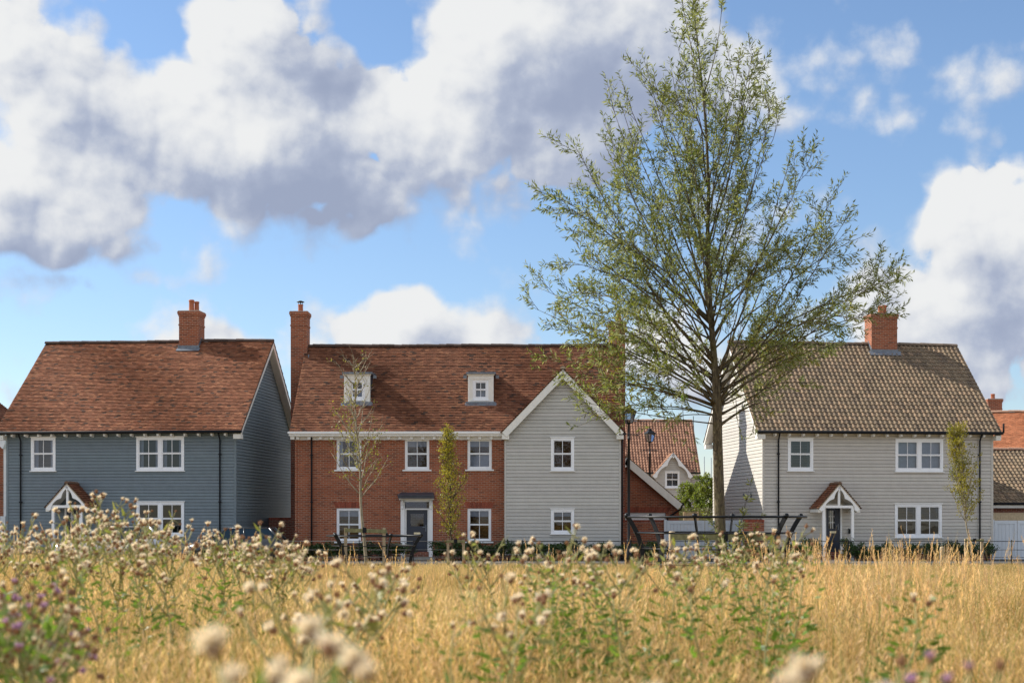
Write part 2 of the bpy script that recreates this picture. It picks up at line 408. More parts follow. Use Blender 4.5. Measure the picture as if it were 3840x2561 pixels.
w.node_tree.links.new(out, bg.inputs[0]); bg.inputs[1].default_value = .104
NT.flat = False
w.cycles.sampling_method = 'MANUAL'; w.cycles.sample_map_resolution = 512

sl = bpy.data.lights.new('sun', 'SUN'); sl.energy = 5.0; sl.angle = R(.5); sl.color = (1.0, .945, .85)
so = bpy.data.objects.new('sun', sl); COL.objects.link(so)
so.rotation_euler = SUN.to_track_quat('Z', 'Y').to_euler(); so.location = (-30, 20, 40)

# ------------------------------------------------------------------ camera
cam = bpy.data.cameras.new('camera'); co_ = bpy.data.objects.new('camera', cam); COL.objects.link(co_)
co_.location = (0,0,H); co_.rotation_euler = (R(90),0,0); cam.lens = 50; cam.sensor_width = 36
cam.shift_y = (HY-1280.5)/3840; cam.clip_end = 5000; cam.clip_start = .05
cam.dof.use_dof = True; cam.dof.focus_distance = 45; cam.dof.aperture_fstop = 3.8; cam.dof.aperture_blades = 9
sc.camera = co_
sc.view_settings.view_transform = 'Standard'; sc.view_settings.look = 'None'; sc.view_settings.exposure = .56; sc.view_settings.gamma = 1
sc.cycles.max_bounces = 8; sc.cycles.diffuse_bounces = 3; sc.cycles.glossy_bounces = 3; sc.cycles.transparent_max_bounces = 12; sc.cycles.transmission_bounces = 4
sc.cycles.use_denoising = True

# ------------------------------------------------------------------ ground, road
ys = [-60, -20, -5] + [y*.5 for y in range(0, 101)] + [51, 52.6] ; xs = [-600,-120,-60] + [x for x in range(-30, 31)] + [60,120,600]
V = [(x, y, gz(max(-20,min(20,x)), max(y,1)) if y < 51 else 0) for y in ys for x in xs]
ys2 = [70, 120, 400, 2500]
V += [(x*(1 if y < 100 else 4), y, -.02) for y in ys2 for x in xs]
nx = len(xs); Fq = [(j*nx+i, j*nx+i+1, (j+1)*nx+i+1, (j+1)*nx+i) for j in range(len(ys)+len(ys2)-1) for i in range(nx-1)]
tag(link('ground', npmesh('ground', V, Fq, M['ground'], smooth=True)), None, kind='structure')
mb = MB(); mb.box(-60, 52.6, -.3, 60, 54.9, .012); tag(mb.build('road', M['asphalt']), None, kind='structure')
mb = MB(); mb.box(-60, 54.903, -.3, 60, 55.03, .11); mb.box(-60, 52.45, -.3, 60, 52.597, .05); tag(mb.build('kerb', M['kerb']), None, kind='structure')
mb = MB(); mb.box(-60, 55.033, -.3, 60, 62, .09); tag(mb.build('garden_ground', M['soil']), None, kind='structure')

# ------------------------------------------------------------------ building parts
class Fr:
    """frame of a building: origin at the left front corner, x along the facade, y going back"""
    def __init__(s, lx, rx, dc, ang, half):
        s.th = ang; s.c = math.cos(ang); s.s = math.sin(ang)
        s.oy = dc - half*s.s; s.ox = (lx-CX)/F*s.oy
        k = (rx-CX)/F; s.w = (k*s.oy-s.ox)/(s.c-k*s.s)
    def loc(s, px, py, y=0):
        k = (px-CX)/F; tt = (y - s.s*s.ox + s.c*s.oy)/(s.c-s.s*k)
        X = tt*k; return (s.c*(X-s.ox)+s.s*(tt-s.oy), H-(py-HY)*tt/F)
    def x(s, px, y=0): return s.loc(px, HY, y)[0]
    def rect(s, x0, y0, x1, y1, y=0):
        a = s.loc(x0, y1, y); b = s.loc(x1, y0, y); return (a[0], a[1], b[0], b[1])

BR = random.Random(99)
def wall(mb, P, z0, z1, s0, s1, bh, lip, holes=(), c=None):
    """weatherboards (lip>0) or flat wall. P(s, z, out)->point. s0, s1: functions of z"""
    zs = {z0, z1}
    zb = []; z = z0
    if bh:
        while z < z1-1e-4: zb.append(z); zs.add(z); z += bh
    else: zb = [z0]; bh = z1-z0
    for h in holes: zs |= {min(max(h[1], z0), z1), min(max(h[3], z0), z1)}
    SL = .015
    if lip:
        for q_ in zb: zs.add(min(q_+bh-SL, z1))
    zs = sorted(zs)
    for a, b in zip(zs, zs[1:]):
        if b-a < 1e-5: continue
        mid = (a+b)/2; base = max(q for q in zb if q <= mid)
        slot = lip and a-base > bh-SL-1e-6 and b < z1-1e-6
        oa = ob = -.045
        if not slot: oa = lip*(1-.75*(a-base)/bh); ob = lip*(1-.75*(b-base)/bh)
        L0, L1, R0, R1 = s0(a), s0(b), s1(a), s1(b)
        if R0-L0 < 1e-4: continue
        hs = sorted([h for h in holes if h[1] < mid < h[3]], key=lambda h: h[0])
        segs = []; cur0, cur1 = L0, L1
        for h in hs: segs.append((cur0, cur1, h[0], h[0])); cur0 = cur1 = h[2]
        segs.append((cur0, cur1, R0, R1)); cc = c
        if lip and not slot: k_ = BR.uniform(.93, 1.04); cc = (k_, k_*BR.uniform(.99,1.01), k_)
        for (p0, p1, q0, q1) in segs:
            mb.face([P(p0, a, oa), P(q0, a, oa), P(q1, b, ob), P(p1, b, ob)], cc)
            if lip and abs(a-base) < 1e-6: mb.face([P(p0, a, -.045), P(q0, a, -.045), P(q0, a, oa), P(p0, a, oa)], c)
            if slot: mb.face([P(p0, a, lip*.25), P(q0, a, lip*.25), P(q0, a, -.045), P(p0, a, -.045)], c)
def front(y=0): return lambda s, z, o: (s, y-o, z)
def back(y=0, w=0): return lambda s, z, o: (w-s, y+o, z)
def left(x=0): return lambda s, z, o: (x-o, -s, z)          # s runs from -depth to 0
def right(x=0): return lambda s, z, o: (x+o, s, z)
K = lambda v: (lambda z: v)
def reveals(mb, holes, y=0, d=.12, c=None):
    for (a, b, c_, e) in holes:
        mb.face([(a,y,b),(a,y+d,b),(a,y+d,e),(a,y,e)], c); mb.face([(c_,y,b),(c_,y,e),(c_,y+d,e),(c_,y+d,b)], c)
        mb.face([(a,y,e),(a,y+d,e),(c_,y+d,e),(c_,y,e)], c); mb.face([(a,y,b),(c_,y,b),(c_,y+d,b),(a,y+d,b)], c)

def tint_red(r, patch, k0=1.0):
    q = r.random()
    if q < .03+.13*patch: base = (.095,.048,.032)
    elif q < .26: base = (.20,.074,.036)
    elif q < .84: base = (.265,.102,.052)
    else: base = (.34,.145,.073)
    k = k0*(.8+.4*r.random()); return tuple(x*k for x in base)
def tint_dkred(r, patch): return tint_red(r, patch*.8, .80)
def tint_buff(r, patch):
    q = r.random(); base = (.225,.165,.105) if q < .55 else ((.275,.19,.12) if q < .8 else (.17,.125,.085))
    k = .82+.36*r.random(); return tuple(x*k for x in base)
def tint_pink(r, patch):
    q = r.random(); base = (.36,.19,.12) if q < .7 else (.25,.125,.08)
    k = .85+.3*r.random(); return tuple(x*k for x in base)
def tint_orange(r, patch):
    base = (.50,.19,.09); k = .8+.35*r.random(); return tuple(x*k for x in base)

def plain_tiles(mb, O, U, Vv, L, S, tw, ga, tint, seed=1, sag=0):
    """O: eave corner, U unit along the eave, Vv unit up the slope, L length, S slope length"""
    r = random.Random(seed); O = Vector(O); U = Vector(U); Vv = Vector(Vv); N = U.cross(Vv).normalized()
    if N.z < 0: N = -N
    rows = int(S/ga+.5); ga = S/rows
    ph = [r.random()*6.28 for _ in range(4)]
    for j in range(rows):
        off = (j % 2)*tw/2; s = -off; v0 = j*ga
        wob = .006*math.sin(j*.9+ph[0])
        while s < L:
            a = max(s, 0); b = min(s+tw-.004, L)
            if b-a > .01:
                pt = .5+.5*math.sin(a*1.7+j*.11+ph[1])*math.sin(j*.23+a*.4+ph[2])
                c = tint(r, pt*r.random())
                lf = .023+r.random()*.013+max(0, wob)+.010*(1+math.sin(a*.9+ph[0]+j*.07)); tl = (r.random()-.5)*.008
                p = [O+U*a+Vv*(v0-.01)+N*(lf+tl), O+U*b+Vv*(v0-.01)+N*(lf-tl), O+U*b+Vv*(v0+ga)+N*.004, O+U*a+Vv*(v0+ga)+N*.004]
                mb.face(p, c)
                mb.face([p[0]-N*(lf+.002), p[1]-N*(lf+.002), p[1], p[0]], c)
            s += tw

def pantiles(mb, O, U, Vv, L, S, tw, ga, tint, seed=1, amp=.040):
    r = random.Random(seed); O = Vector(O); U = Vector(U); Vv = Vector(Vv); N = U.cross(Vv).normalized()
    if N.z < 0: N = -N
    rows = int(S/ga+.5); ga = S/rows; cols = int(L/tw+.5); tw = L/cols
    prof = [(0, .15), (.14, .8), (.28, 1.0), (.42, .75), (.56, .1), (.72, -.25), (.86, -.2), (1, .15)]
    for j in range(rows):
        for i in range(cols):
            c = tint(r, .5); lf = .030+r.random()*.008; tw_ = (r.random()-.5)*.004
            for (a, ha), (b, hb) in zip(prof, prof[1:]):
                A = i*tw+a*tw; B = i*tw+b*tw; v0 = j*ga-.015; v1 = (j+1)*ga
                p = [O+U*A+Vv*v0+N*(lf+ha*amp+tw_), O+U*B+Vv*v0+N*(lf+hb*amp+tw_), O+U*B+Vv*v1+N*(hb*amp), O+U*A+Vv*v1+N*(ha*amp)]
                mb.face(p, c, True)
                mb.face([p[0]-N*.045, p[1]-N*.045, p[1], p[0]], c)

def slab(mb, a, b, c_, d, th, c=None):
    """solid board under the tiles, between four corners, thickness th downwards along the normal"""
    a, b, c_, d = map(Vector, (a, b, c_, d)); n = (b-a).cross(d-a).normalized()
    if n.z < 0: n = -n
    mb.prism([a, b, c_, d], -n*th, c)

def ridge(mb, A, B, r_=.10, c=(.10,.065,.05), step=.32, seed=3):
    A = Vector(A); B = Vector(B); L = (B-A).length; u = (B-A)/L; rr = random.Random(seed)
    n = max(1, int(L/step)); side = u.cross(Vector((0,0,1))).normalized()
    for i in range(n):
        p0 = A+u*(i*L/n-.01); p1 = A+u*((i+1)*L/n-.012); k = .75+.5*rr.random(); cc = tuple(x*k for x in c)
        q = []
        jz = rr.uniform(-.012,.012); p0 = p0+Vector((0,0,jz+.012*math.sin(i*.35))); p1 = p1+Vector((0,0,jz+.012*math.sin(i*.35)))
        for p, rad in ((p0, r_*1.04), (p1, r_*.96)):
            q.append([p + side*math.cos(a)*rad + Vector((0,0,1))*(math.sin(a)*rad-.02) for a in [math.pi*m_/6 for m_ in range(7)]])
        for m_ in range(6): mb.face([q[0][m_], q[1][m_], q[1][m_+1], q[0][m_+1]], cc, True)
        mb.face(q[0][::-1], cc); mb.face(q[1], cc)

def window(house, rc, y=0, double=False, brick=False, blind=None, arch=False, trim=True, name='window', proud=.03):
    """a sliding sash window: rc = (x0, z0, x1, z1) in the frame of the house"""
    x0, z0, x1, z1 = rc; f = MB(); fy0, fy1 = (y+.03, y+.13) if brick else (y-proud, y+.10)
    fw = .065 if brick else .085
    f.box(x0, fy0, z0, x0+fw, fy1, z1); f.box(x1-fw, fy0, z0, x1, fy1, z1)
    f.box(x0+fw, fy0, z1-fw, x1-fw, fy1, z1); f.box(x0+fw, fy0, z0, x1-fw, fy1, z0+fw)
    bays = []
    if double:
        xm = (x0+x1)/2; f.box(xm-.065, fy0, z0+fw, xm+.065, fy1, z1-fw); bays = [(x0+fw, xm-.065), (xm+.065, x1-fw)]
    else: bays = [(x0+fw, x1-fw)]
    fo = f.build(name, M['upvc'], house)
    zm = (z0+z1)/2+.02
    pane = MB(); sash = MB()
    for a, b in bays:
        for zi, (p, q) in enumerate(((z0+fw, zm), (zm, z1-fw))):
            yo = fy0+.028 + (.0 if zi == 0 else -.012); ye = yo+.035; sw = .042; bt = .055 if zi == 0 else .03
            sash.box(a, yo, p, a+sw, ye, q); sash.box(b-sw, yo, p, b, ye, q)
            sash.box(a+sw, yo, p, b-sw, ye, p+bt); sash.box(a+sw, yo, q-.035, b-sw, ye, q)
            xm = (a+b)/2; sash.box(xm-.011, yo+.004, p+bt, xm+.011, ye-.004, q-.035)
            pane.face([(a+sw, yo+.018, p+bt), (b-sw, yo+.018, p+bt), (b-sw, yo+.018, q-.035), (a+sw, yo+.018, q-.035)])
            if zi == 1:
                for hx in (a+.06, b-.09): sash.box(hx, yo+.002, p-.035, hx+.03, ye, p)
    sash.build('sash', M['upvc'], fo); pane.build('pane', M['glass'], fo)
    s = MB()
    if brick: s.box(x0-.09, y-.06, z0-.055, x1+.09, y+.03, z0-.002)
    else:
        s.box(x0-.045, y-.075, z0-.035, x1+.045, y-.004, z0-.002)
    s.build('sill', M['white'], fo)
    if not brick and trim:
        s = MB(); s.box(x0-.035, y-.06, z1+.002, x1+.035, y-.004, z1+.035); s.build('head_trim', M['white'], fo)
    for kind in (blind or []):
        bm = MB(); yb = fy1+.05; mat = M['blind']; nm = 'blind'
        for a, b in bays:
            if kind == 'venetian' or kind == 'venetian_half':
                zt = z1-fw; zl = z0+fw if kind == 'venetian' else zm-.05; z = zt
                while z > zl: bm.box(a, yb, z-.034, b, yb+.004, z-.004); z -= .062
            elif kind == 'top': bm.box(a, yb, z1-fw-(z1-z0)*.2, b, yb+.01, z1-fw); mat = M['sheer']; nm = 'roller_blind'
            elif kind == 'full': bm.box(a, yb, z0+fw, b, yb+.01, z1-fw); mat = M['sheer']; nm = 'curtain'
            elif kind in ('sides', 'teal'):
                w_ = (b-a)*(.2 if kind == 'sides' else .14); mat = M['sheer'] if kind == 'sides' else M['curtain']; nm = 'curtain'
                for (p, q) in ((a, a+w_), (b-w_, b)):
                    n = 5
                    for i in range(n):
                        u0 = p+(q-p)*i/n; bm.box(u0, yb-.03-.01*(i % 2), z0+fw, u0+(q-p)/n*.94, yb-.015, z1-fw)
            elif kind == 'lower_sky_white': bm.box(a, yb+.01, z0+fw, b, yb+.02, zm-.02); mat = M['sheer']; nm = 'curtain'  # white panel stands in for bright sky seen through or reflected, not cloth
        bm.build(nm, mat, fo)
    return fo

def chimney(house, x0, x1, y0, y1, zb, zt, pots, flash=True, mat='brick', cowl=None):
    m_ = MB(); m_.box(x0, y0, zb, x1, y1, zt-.42)
    m_.box(x0-.02, y0-.02, zt-.62, x1+.02, y1+.02, zt-.55)
    m_.box(x0-.003, y0-.003, zt-.42, x1+.003, y1+.003, zt-.20)
    m_.box(x0-.028, y0-.028, zt-.20, x1+.028, y1+.028, zt-.125); m_.box(x0-.055, y0-.055, zt-.125, x1+.055, y1+.055, zt)
    ch = m_.build('chimney', M[mat], house)
    c = MB(); c.box(x0-.03, y0-.03, zt+.002, x1+.03, y1+.03, zt+.03); c.build('chimney_cap', M['kerb'], ch)
    for i, (px, h, r_) in enumerate(pots):
        p = MB(); p.lathe([(r_*1.05,0),(r_,.03),(r_*.92,h*.8),(r_*1.08,h*.86),(r_*1.08,h*.95),(r_*.9,h),(r_*.7,h)], (px, (y0+y1)/2+(i-.5)*.18*(len(pots) > 1), zt+.03), 14)
        po = p.build('chimney_pot', M['pot'], ch)
        if cowl:
            q = MB(); yy = (y0+y1)/2
            for a in range(4): q.tube([(px+r_*.8*math.cos(a*1.57), yy+r_*.8*math.sin(a*1.57), zt+h), (px+r_*.8*math.cos(a*1.57), yy+r_*.8*math.sin(a*1.57), zt+h+.12)], .012, 4)
            q.lathe([(r_*1.5,.12),(r_*1.5,.14),(r_*.4,.19)], (px, yy, zt+h), 12); q.build('chimney_cowl', M['iron'], ch)
    return ch

def downpipe(house, x, y, z0, z1, off=.09, name='downpipe', eave=.3):
    p = MB(); p.tube([(x, y-off, z0), (x, y-off, z1-.35), (x, y-off, z1-.28), (x, y-eave, z1)], .034, 8)
    z = z0+.4
    while z < z1-.3: p.box(x-.05, y-off-.042, z, x+.05, y-.02, z+.05); z += 1.9
    return p.build(name, M['black'], house)

def gable_house(fr, name, label, cat, clad, tiles, tintf, D, eave_py, ridge_py, vx0, vx1, holes, bh, ridge_c, ov=.35, seed=1, foot=.35, side_end=.33, tw=.165, ga=.10, front_wall=True):
    """the shell: walls, roof, verge boards, gutter. returns root and dimensions"""
    root = thing(name, label, cat, (fr.ox, fr.oy, 0), fr.th)
    w_ = fr.w; xm = (vx0+vx1)/2
    ze = fr.loc(xm, eave_py, -ov)[1]; x0 = fr.x(vx0, -ov); x1 = fr.x(vx1, -ov); zr = fr.loc(xm, ridge_py, D/2)[1]
    half = D/2+ov; up = Vector((0, half, zr-ze)); S = up.length; up /= S
    sl_ = (zr-ze)/half; zw = ze+sl_*ov                        # height of the roof plane over the wall line
    pl = MB()
    pl.box(.01, .01, -.2, w_-.01, D-.01, .42); pl.build('plinth', M['brick_dark'], root)
    mb = MB(); z0 = .36
    ztop = zw-.16
    if front_wall:
        wall(mb, front(), z0, ztop, K(0), K(w_), bh, .022, holes)
        reveals(mb, holes)
    wall(mb, back(D, w_), z0, ztop, K(0), K(w_), 0, 0)
    def lz(z, side): # gable outline
        e = max(0, (z-zw+.16)/sl_); return e
    wall(mb, right(w_), z0, zr-.2, lambda z: lz(z, 0), lambda z: D-lz(z, 0), bh, .022)
    wall(mb, left(0), z0, zr-.2, lambda z: -(D-lz(z, 0)), lambda z: -lz(z, 0), bh, .022)
    for xx in (-.01, w_-.04): mb.box(xx-.02, -.03, z0, xx+.07, .01, ztop) 
    mb.build('wall', clad, root)
    # roof
    rf = MB(); L = x1-x0
    if tiles == 'plain':
        plain_tiles(rf, (x0, -ov-.03, ze-.03*sl_), (1,0,0), up, L, S+.02, tw, ga, tintf, seed)
        plain_tiles(rf, (x1, D+ov+.03, ze-.03*sl_), (-1,0,0), (0,-up.y,up.z), L, S+.02, .33, .4, tintf, seed+1)
    else:
        pantiles(rf, (x0, -ov-.04, ze-.04*sl_), (1,0,0), up, L, S+.02, .198, .245, tintf, seed)
        pantiles(rf, (x1, D+ov+.04, ze-.04*sl_), (-1,0,0), (0,-up.y,up.z), L, S+.02, .4, .5, tintf, seed+1)
    slab(rf, (x0, -ov, ze-.006), (x1, -ov, ze-.006), (x1, D/2, zr-.006), (x0, D/2, zr-.006), .05, (.12,.07,.05))
    slab(rf, (x0, D+ov, ze-.006), (x1, D+ov, ze-.006), (x1, D/2, zr-.006), (x0, D/2, zr-.006), .05, (.12,.07,.05))
    roof = rf.build('roof', M['tile'], root)
    rd = MB(); ridge(rd, (x0-.01, D/2, zr+.01), (x1+.01, D/2, zr+.01), .115, ridge_c, seed=seed); rd.build('ridge_tiles', M['tile'], roof)
    for xx in (x0, x1):
        v_ = MB(); a = .055; th = .19
        xo = xx+(.012 if xx == x0 else -.012-.03)
        for yy0, yy1, in ((-ov, D/2), (D+ov, D/2)):
            v_.prism([(xo, yy0, ze-.058), (xo, yy1, zr-.058), (xo, yy1, zr-.06-th*1.25), (xo, yy0, ze-.06-th)], (.03,0,0))
        # soffit of the verge
        xi = 0 if xx == x0 else w_
        lo_, hi_ = min(xo+.015, xi), max(xo+.015, xi)
        for sg, yy0 in ((1, -ov), (-1, D+ov)):
            v_.prism([(lo_, yy0, ze-.09-th*.9), (hi_, yy0, ze-.09-th*.9), (hi_, D/2, zr-.09-th*1.1), (lo_, D/2, zr-.09-th*1.1)], (0,0,-.012))
        v_.box(lo_, -ov, ze-.06-th-.09, hi_, -.03, ze-.06-th*.5)
        v_.box(lo_, D+.03, ze-.06-th-.09, hi_, D+ov, ze-.06-th*.5)
        v_.build('verge_board', M['cream'], root)
    return root, dict(w=w_, ze=ze, zr=zr, x0=x0, x1=x1, up=up, S=S, sl=sl_, zw=zw, ov=ov, D=D, roof=roof)

def eave_trim(root, d, fr, step, first, blackg=True):
    w_, ze, ov = d['w'], d['ze'], d['ov']
    g_ = MB(); g_.tube([(d['x0']-.03, -ov-.075, ze-.055), (d['x1']+.03, -ov-.075, ze-.055)], .06, 8)
    g_.box(d['x0'], -ov-.02, ze-.12, d['x1'], -ov, ze-.02)
    g_.build('gutter', M['black'], root)
    so_ = MB(); so_.box(d['x0']+.05, -ov+.02, ze-.10, d['x1']-.05, 0, ze-.07); so_.build('soffit', M['cream'], root)
    x = first; me = None
    while x < w_+.1:
        if me is None:
            r_ = MB(); r_.prism([(-.04,-ov+.05,-.11),(-.04,-ov+.05,-.20),(-.04,-.04,-.235),(-.04,-.04,-.11)], (.08,0,0)); me = r_.mesh('rafter_end', M['white'])
        link('rafter_end', me, root, (x, 0, ze)); x += step

def bargeboard(mb, ax, az, fx, fz, y, wd, th, scal=0, inner=0, n=28):
    """sloping board from apex to foot with a cut lower edge"""
    a = Vector((ax, y, az)); f = Vector((fx, y, fz)); u = (f-a); L = u.length; u /= L
    nrm = Vector((-u.z, 0, u.x));
    if nrm.z > 0: nrm = -nrm
    tops = []; bots = []
    for i in range(n+1):
        q = i/n; p = a+u*L*q; wdt = wd
        if scal:
            wdt = wd*(1.0) + scal*(.9*math.exp(-((q-.22)/.10)**2)*0 + max(0, -math.cos(q*2*math.pi*1.0+.4))*-.25 + .0)
            # two hollows meeting in a nose
            wdt = wd*(1.35 - .75*abs(math.sin(math.pi*(q*2.0+.12)))**.8) if q < .86 else wd*(1.25 - ((q-.93)/.07)**2*.35)
        tops.append(p); bots.append(p+nrm*wdt)
    if ax != fx: # mitre at the apex
        bots[0] = Vector((ax, y, az-wd*(1.35 if scal else 1)*1.38))
    for i in range(n): mb.prism([tops[i], tops[i+1], bots[i+1], bots[i]], (0,-th,0))

def porch(house, fr, apex, footl, footr, posts, tie_py, door, dep=1.0, tintf=tint_red, glazed=True, seed=5):
    """gabled timber canopy on two posts over the front door"""
    ax, az = fr.loc(*apex, -dep); lx, lz_ = fr.loc(*footl, -dep); rx, rz_ = fr.loc(*footr, -dep)
    lz_ = rz_ = (lz_+rz_)/2; ax = (lx+rx)/2
    p = MB(); bargeboard(p, ax, az, lx, lz_, -dep, .15, .045, 1); bargeboard(p, ax, az, rx, rz_, -dep, .15, .045, 1)
    pr = p.build('porch', M['white'], house)
    r_ = MB(); U = Vector((lx-ax, 0, lz_-az)); S = U.length; up = -U/S; up2 = Vector((-(rx-ax), 0, az-rz_)); up2.normalize()
    e = .06
    plain_tiles(r_, Vector((lx, -dep-.07, lz_+e))-up*.05, (0,1,0), up, dep+.05, S+.06, .165, .1, tintf, seed)
    plain_tiles(r_, Vector((rx, -.02, rz_+e))-up2*.05, (0,-1,0), up2, dep+.05, S+.06, .165, .1, tintf, seed+1)
    slab(r_, (lx, -dep-.05, lz_+e-.006), (lx, -.01, lz_+e-.006), (ax, -.01, az+e-.006), (ax, -dep-.05, az+e-.006), .04, (.45,.36,.26))
    slab(r_, (rx, -dep-.05, rz_+e-.006), (rx, -.01, rz_+e-.006), (ax, -.01, az+e-.006), (ax, -dep-.05, az+e-.006), .04, (.45,.36,.26))
    ridge(r_, (ax, -dep-.07, az+e), (ax, -.03, az+e), .09, (.2,.12,.08), .3)
    r_.build('porch_roof', M['tile'], pr)
    s_ = MB()
    tz = fr.loc(apex[0], tie_py, -dep)[1]
    px0, px1 = [fr.x(q, -dep) for q in posts]
    s_.box(px0-.04, -dep+.01, tz-.045, px1+.04, -dep+.09, tz+.055); s_.box(ax-.045, -dep+.01, tz+.057, ax+.045, -dep+.09, az-.16)
    for xx in (px0, px1): s_.box(xx-.05, -dep+.1, tz-.08, xx+.05, -.03, tz+.06)
    s_.build('tie_beam', M['white'], pr)
    for xx in (px0, px1):
        q = MB(); q.box(xx-.052, -dep-.0, .12, xx+.052, -dep+.1, tz-.047); q.build('porch_post', M['white'], pr)
    sf = MB(); 
    for (fx, fz) in ((lx, lz_), (rx, rz_)): sf.prism([(fx, -dep+.02, fz+.0), (fx, -.04, fz+.0), (ax, -.04, az+.0), (ax, -dep+.02, az+.0)], (0,0,-.012))
    for fx in (lx, rx): sf.box(fx-.02 if fx == lx else fx-.12, -dep, lz_-.13, fx+.12 if fx == lx else fx+.02, -.03, lz_-.02)
    sf.build('porch_soffit', M['cream'], pr)
    st = MB(); st.box(px0-.15, -dep-.1, .0, px1+.15, -.0, .12); st.build('porch_step', M['kerb'], pr)
    return pr

def front_door(house, rc, y=0, glass='nine', transom=None, slot=True):
    x0, z0, x1, z1 = rc; f = MB(); fw = .06
    f.box(x0-fw, y-.02, z0, x0, y+.12, z1+fw); f.box(x1, y-.02, z0, x1+fw, y+.12, z1+fw); f.box(x0, y-.02, z1, x1, y+.12, z1+fw)
    fo = f.build('door_frame', M['white'], house)
    d = MB(); yd = y+.05
    gx0, gx1 = x0+.16, x1-.16; gz0, gz1 = (z0+1.0, z1-.2) if glass == 'nine' else (z0+1.15, z1-.16)
    if glass == 'nine': gx0, gx1 = x0+.13, x1-.22
    d.box(x0, yd, z0, gx0, yd+.045, z1); d.box(gx1, yd, z0, x1, yd+.045, z1)
    d.box(gx0, yd, z0, gx1, yd+.045, gz0); d.box(gx0, yd, gz1, gx1, yd+.045, z1)
    for (a, b) in ((x0+.12, (x0+x1)/2-.04), ((x0+x1)/2+.04, x1-.12)): d.box(a, yd-.012, z0+.15, b, yd, z0+.75)
    do = d.build('door', M['navy'], fo)
    p = MB(); p.box(gx0+.003, yd+.015, gz0+.003, gx1-.003, yd+.022, gz1-.003); p.build('door_pane', M['glass'], fo)
    if glass == 'nine':
        q = MB()
        for i in (1, 2):
            xx = gx0+(gx1-gx0)*i/3; q.box(xx-.009, yd+.002, gz0+.004, xx+.009, yd+.014, gz1-.004)
            zz = gz0+(gz1-gz0)*i/3; q.box(gx0+.004, yd+.0, zz-.009, gx1-.004, yd+.001, zz+.009)
        q.build('glazing_bar', M['white'], fo)
    if slot:
        q = MB(); q.box((x0+x1)/2-.13, yd-.02, z0+.82, (x0+x1)/2+.13, yd-.002, z0+.9)
        q.build('letter_plate', mat_simple('brass', (.7,.62,.42), .35, metal=.6), fo)
    q = MB(); q.box(x1-.09, yd-.02, z0+.95, x1-.05, yd-.002, z0+1.2); q.box(x1-.2, yd-.05, z0+1.1, x1-.06, yd-.03, z0+1.125); q.box(x1-.08, yd-.05, z0+1.1, x1-.06, yd-.002, z0+1.125)
    q.build('door_handle', M['lead'], fo)
    return fo

# ------------------------------------------------------------------ the blue house (left)
fr = Fr(27, 884, 57.3, -R(6.0), 4.6)
Hs = [fr.rect(117,1765,209,1640), fr.rect(512,1764,691,1639), fr.rect(512,2009,691,1882)]
Hs = [(a, min(b, d), c_, max(b, d)) for a, b, c_, d in Hs]
dr = (fr.x(243), .30, fr.x(302), 2.32)
root, d = gable_house(fr, 'blue_house', 'slate blue weatherboarded house with a red clay tile roof and a single chimney', 'house', M['blue'], 'plain', tint_red, 8.8, 1615, 1286, -17, 905,
    None or [( a+.0, b+.0, c_-.0, e_) for a, b, c_, e_ in Hs] + [(dr[0], dr[1]+.06, dr[2], dr[3])], .128, (.09,.06,.05), seed=21)
eave_trim(root, d, fr, .553, fr.x(56))
window(root, Hs[0], blind=['venetian', 'sides'])
window(root, Hs[1], double=True, blind=['venetian', 'sides'])
window(root, Hs[2], double=True, blind=[])
front_door(root, (dr[0]+.06, dr[1]+.06, dr[2]-.06, dr[3]-.06))
porch(root, fr, (247,1816), (173,1905), (331,1905), (198,303), 1899, None, seed=31)
for px in (81, 827): downpipe(root, fr.x(px), 0, .1, d['ze']-.08)
cx0, cx1 = fr.x(671, 3.98), fr.x(744, 3.98)
zt = fr.loc(700, 1167, 3.98)[1]
c_ = chimney(root, cx0, cx1, 3.98, 4.8, d['zr']-.75, zt, [(cx0+.45, .5, .115), (cx0+.62, .45, .105)])
fl = MB(); yb = 3.97; zb_ = d['ze']+(yb+.35)*d['sl']
fl.box(cx0-.04, 3.955, zb_-.05, cx1+.04, 3.979, zb_+.17); fl.prism([(cx0-.08, 3.80, zb_-.15*d['sl']+.05), (cx1+.08, 3.80, zb_-.15*d['sl']+.05), (cx1+.08, 3.97, zb_+.05), (cx0-.08, 3.97, zb_+.05)], (0,0,.012))
for xx in (cx0-.014, cx1+.002): fl.prism([(xx, 3.97, zb_+.04), (xx, 4.4, zb_+.04+.43*d['sl']), (xx, 4.4, zb_+.2+.43*d['sl']), (xx, 3.97, zb_+.2)], (.012,0,0))
fl.build('chimney_flashing', M['lead'], c_)

# ------------------------------------------------------------------ the brick house (middle)
fr = fc = Fr(1109, 2326, 57.6, -R(1.0), 6.4)
bx0 = fr.x(1894); PJ = .5                                  # where the weatherboarded bay starts, and how far it projects
def nr(r_): a, b, c_, e_ = r_; return (a, min(b, e_), c_, max(b, e_))
U1, U2, U3 = nr(fr.rect(1262,1761,1355,1645)), nr(fr.rect(1518,1761,1610,1645)), nr(fr.rect(1753,1760,1844,1645))
G1, G3 = nr(fr.rect(1262,2030,1354,1905)), nr(fr.rect(1753,2030,1842,1906))
DR = nr(fr.rect(1516,2084,1611,1879)); DR = (DR[0], .2, DR[2], DR[3])
BW1, BW2 = nr(fr.rect(2066,1764,2153,1642,-PJ)), nr(fr.rect(2066,2001,2153,1909,-PJ))
root, d = gable_house(fr, 'brick_house', 'long red brick house with two dormers and a pale grey weatherboarded gable', 'house', M['brick'], 'plain', tint_dkred, 7.4, 1615, 1299, 1086, 2338, [], 0, (.09,.06,.05), seed=41, tw=.175, ga=.105, front_wall=False)
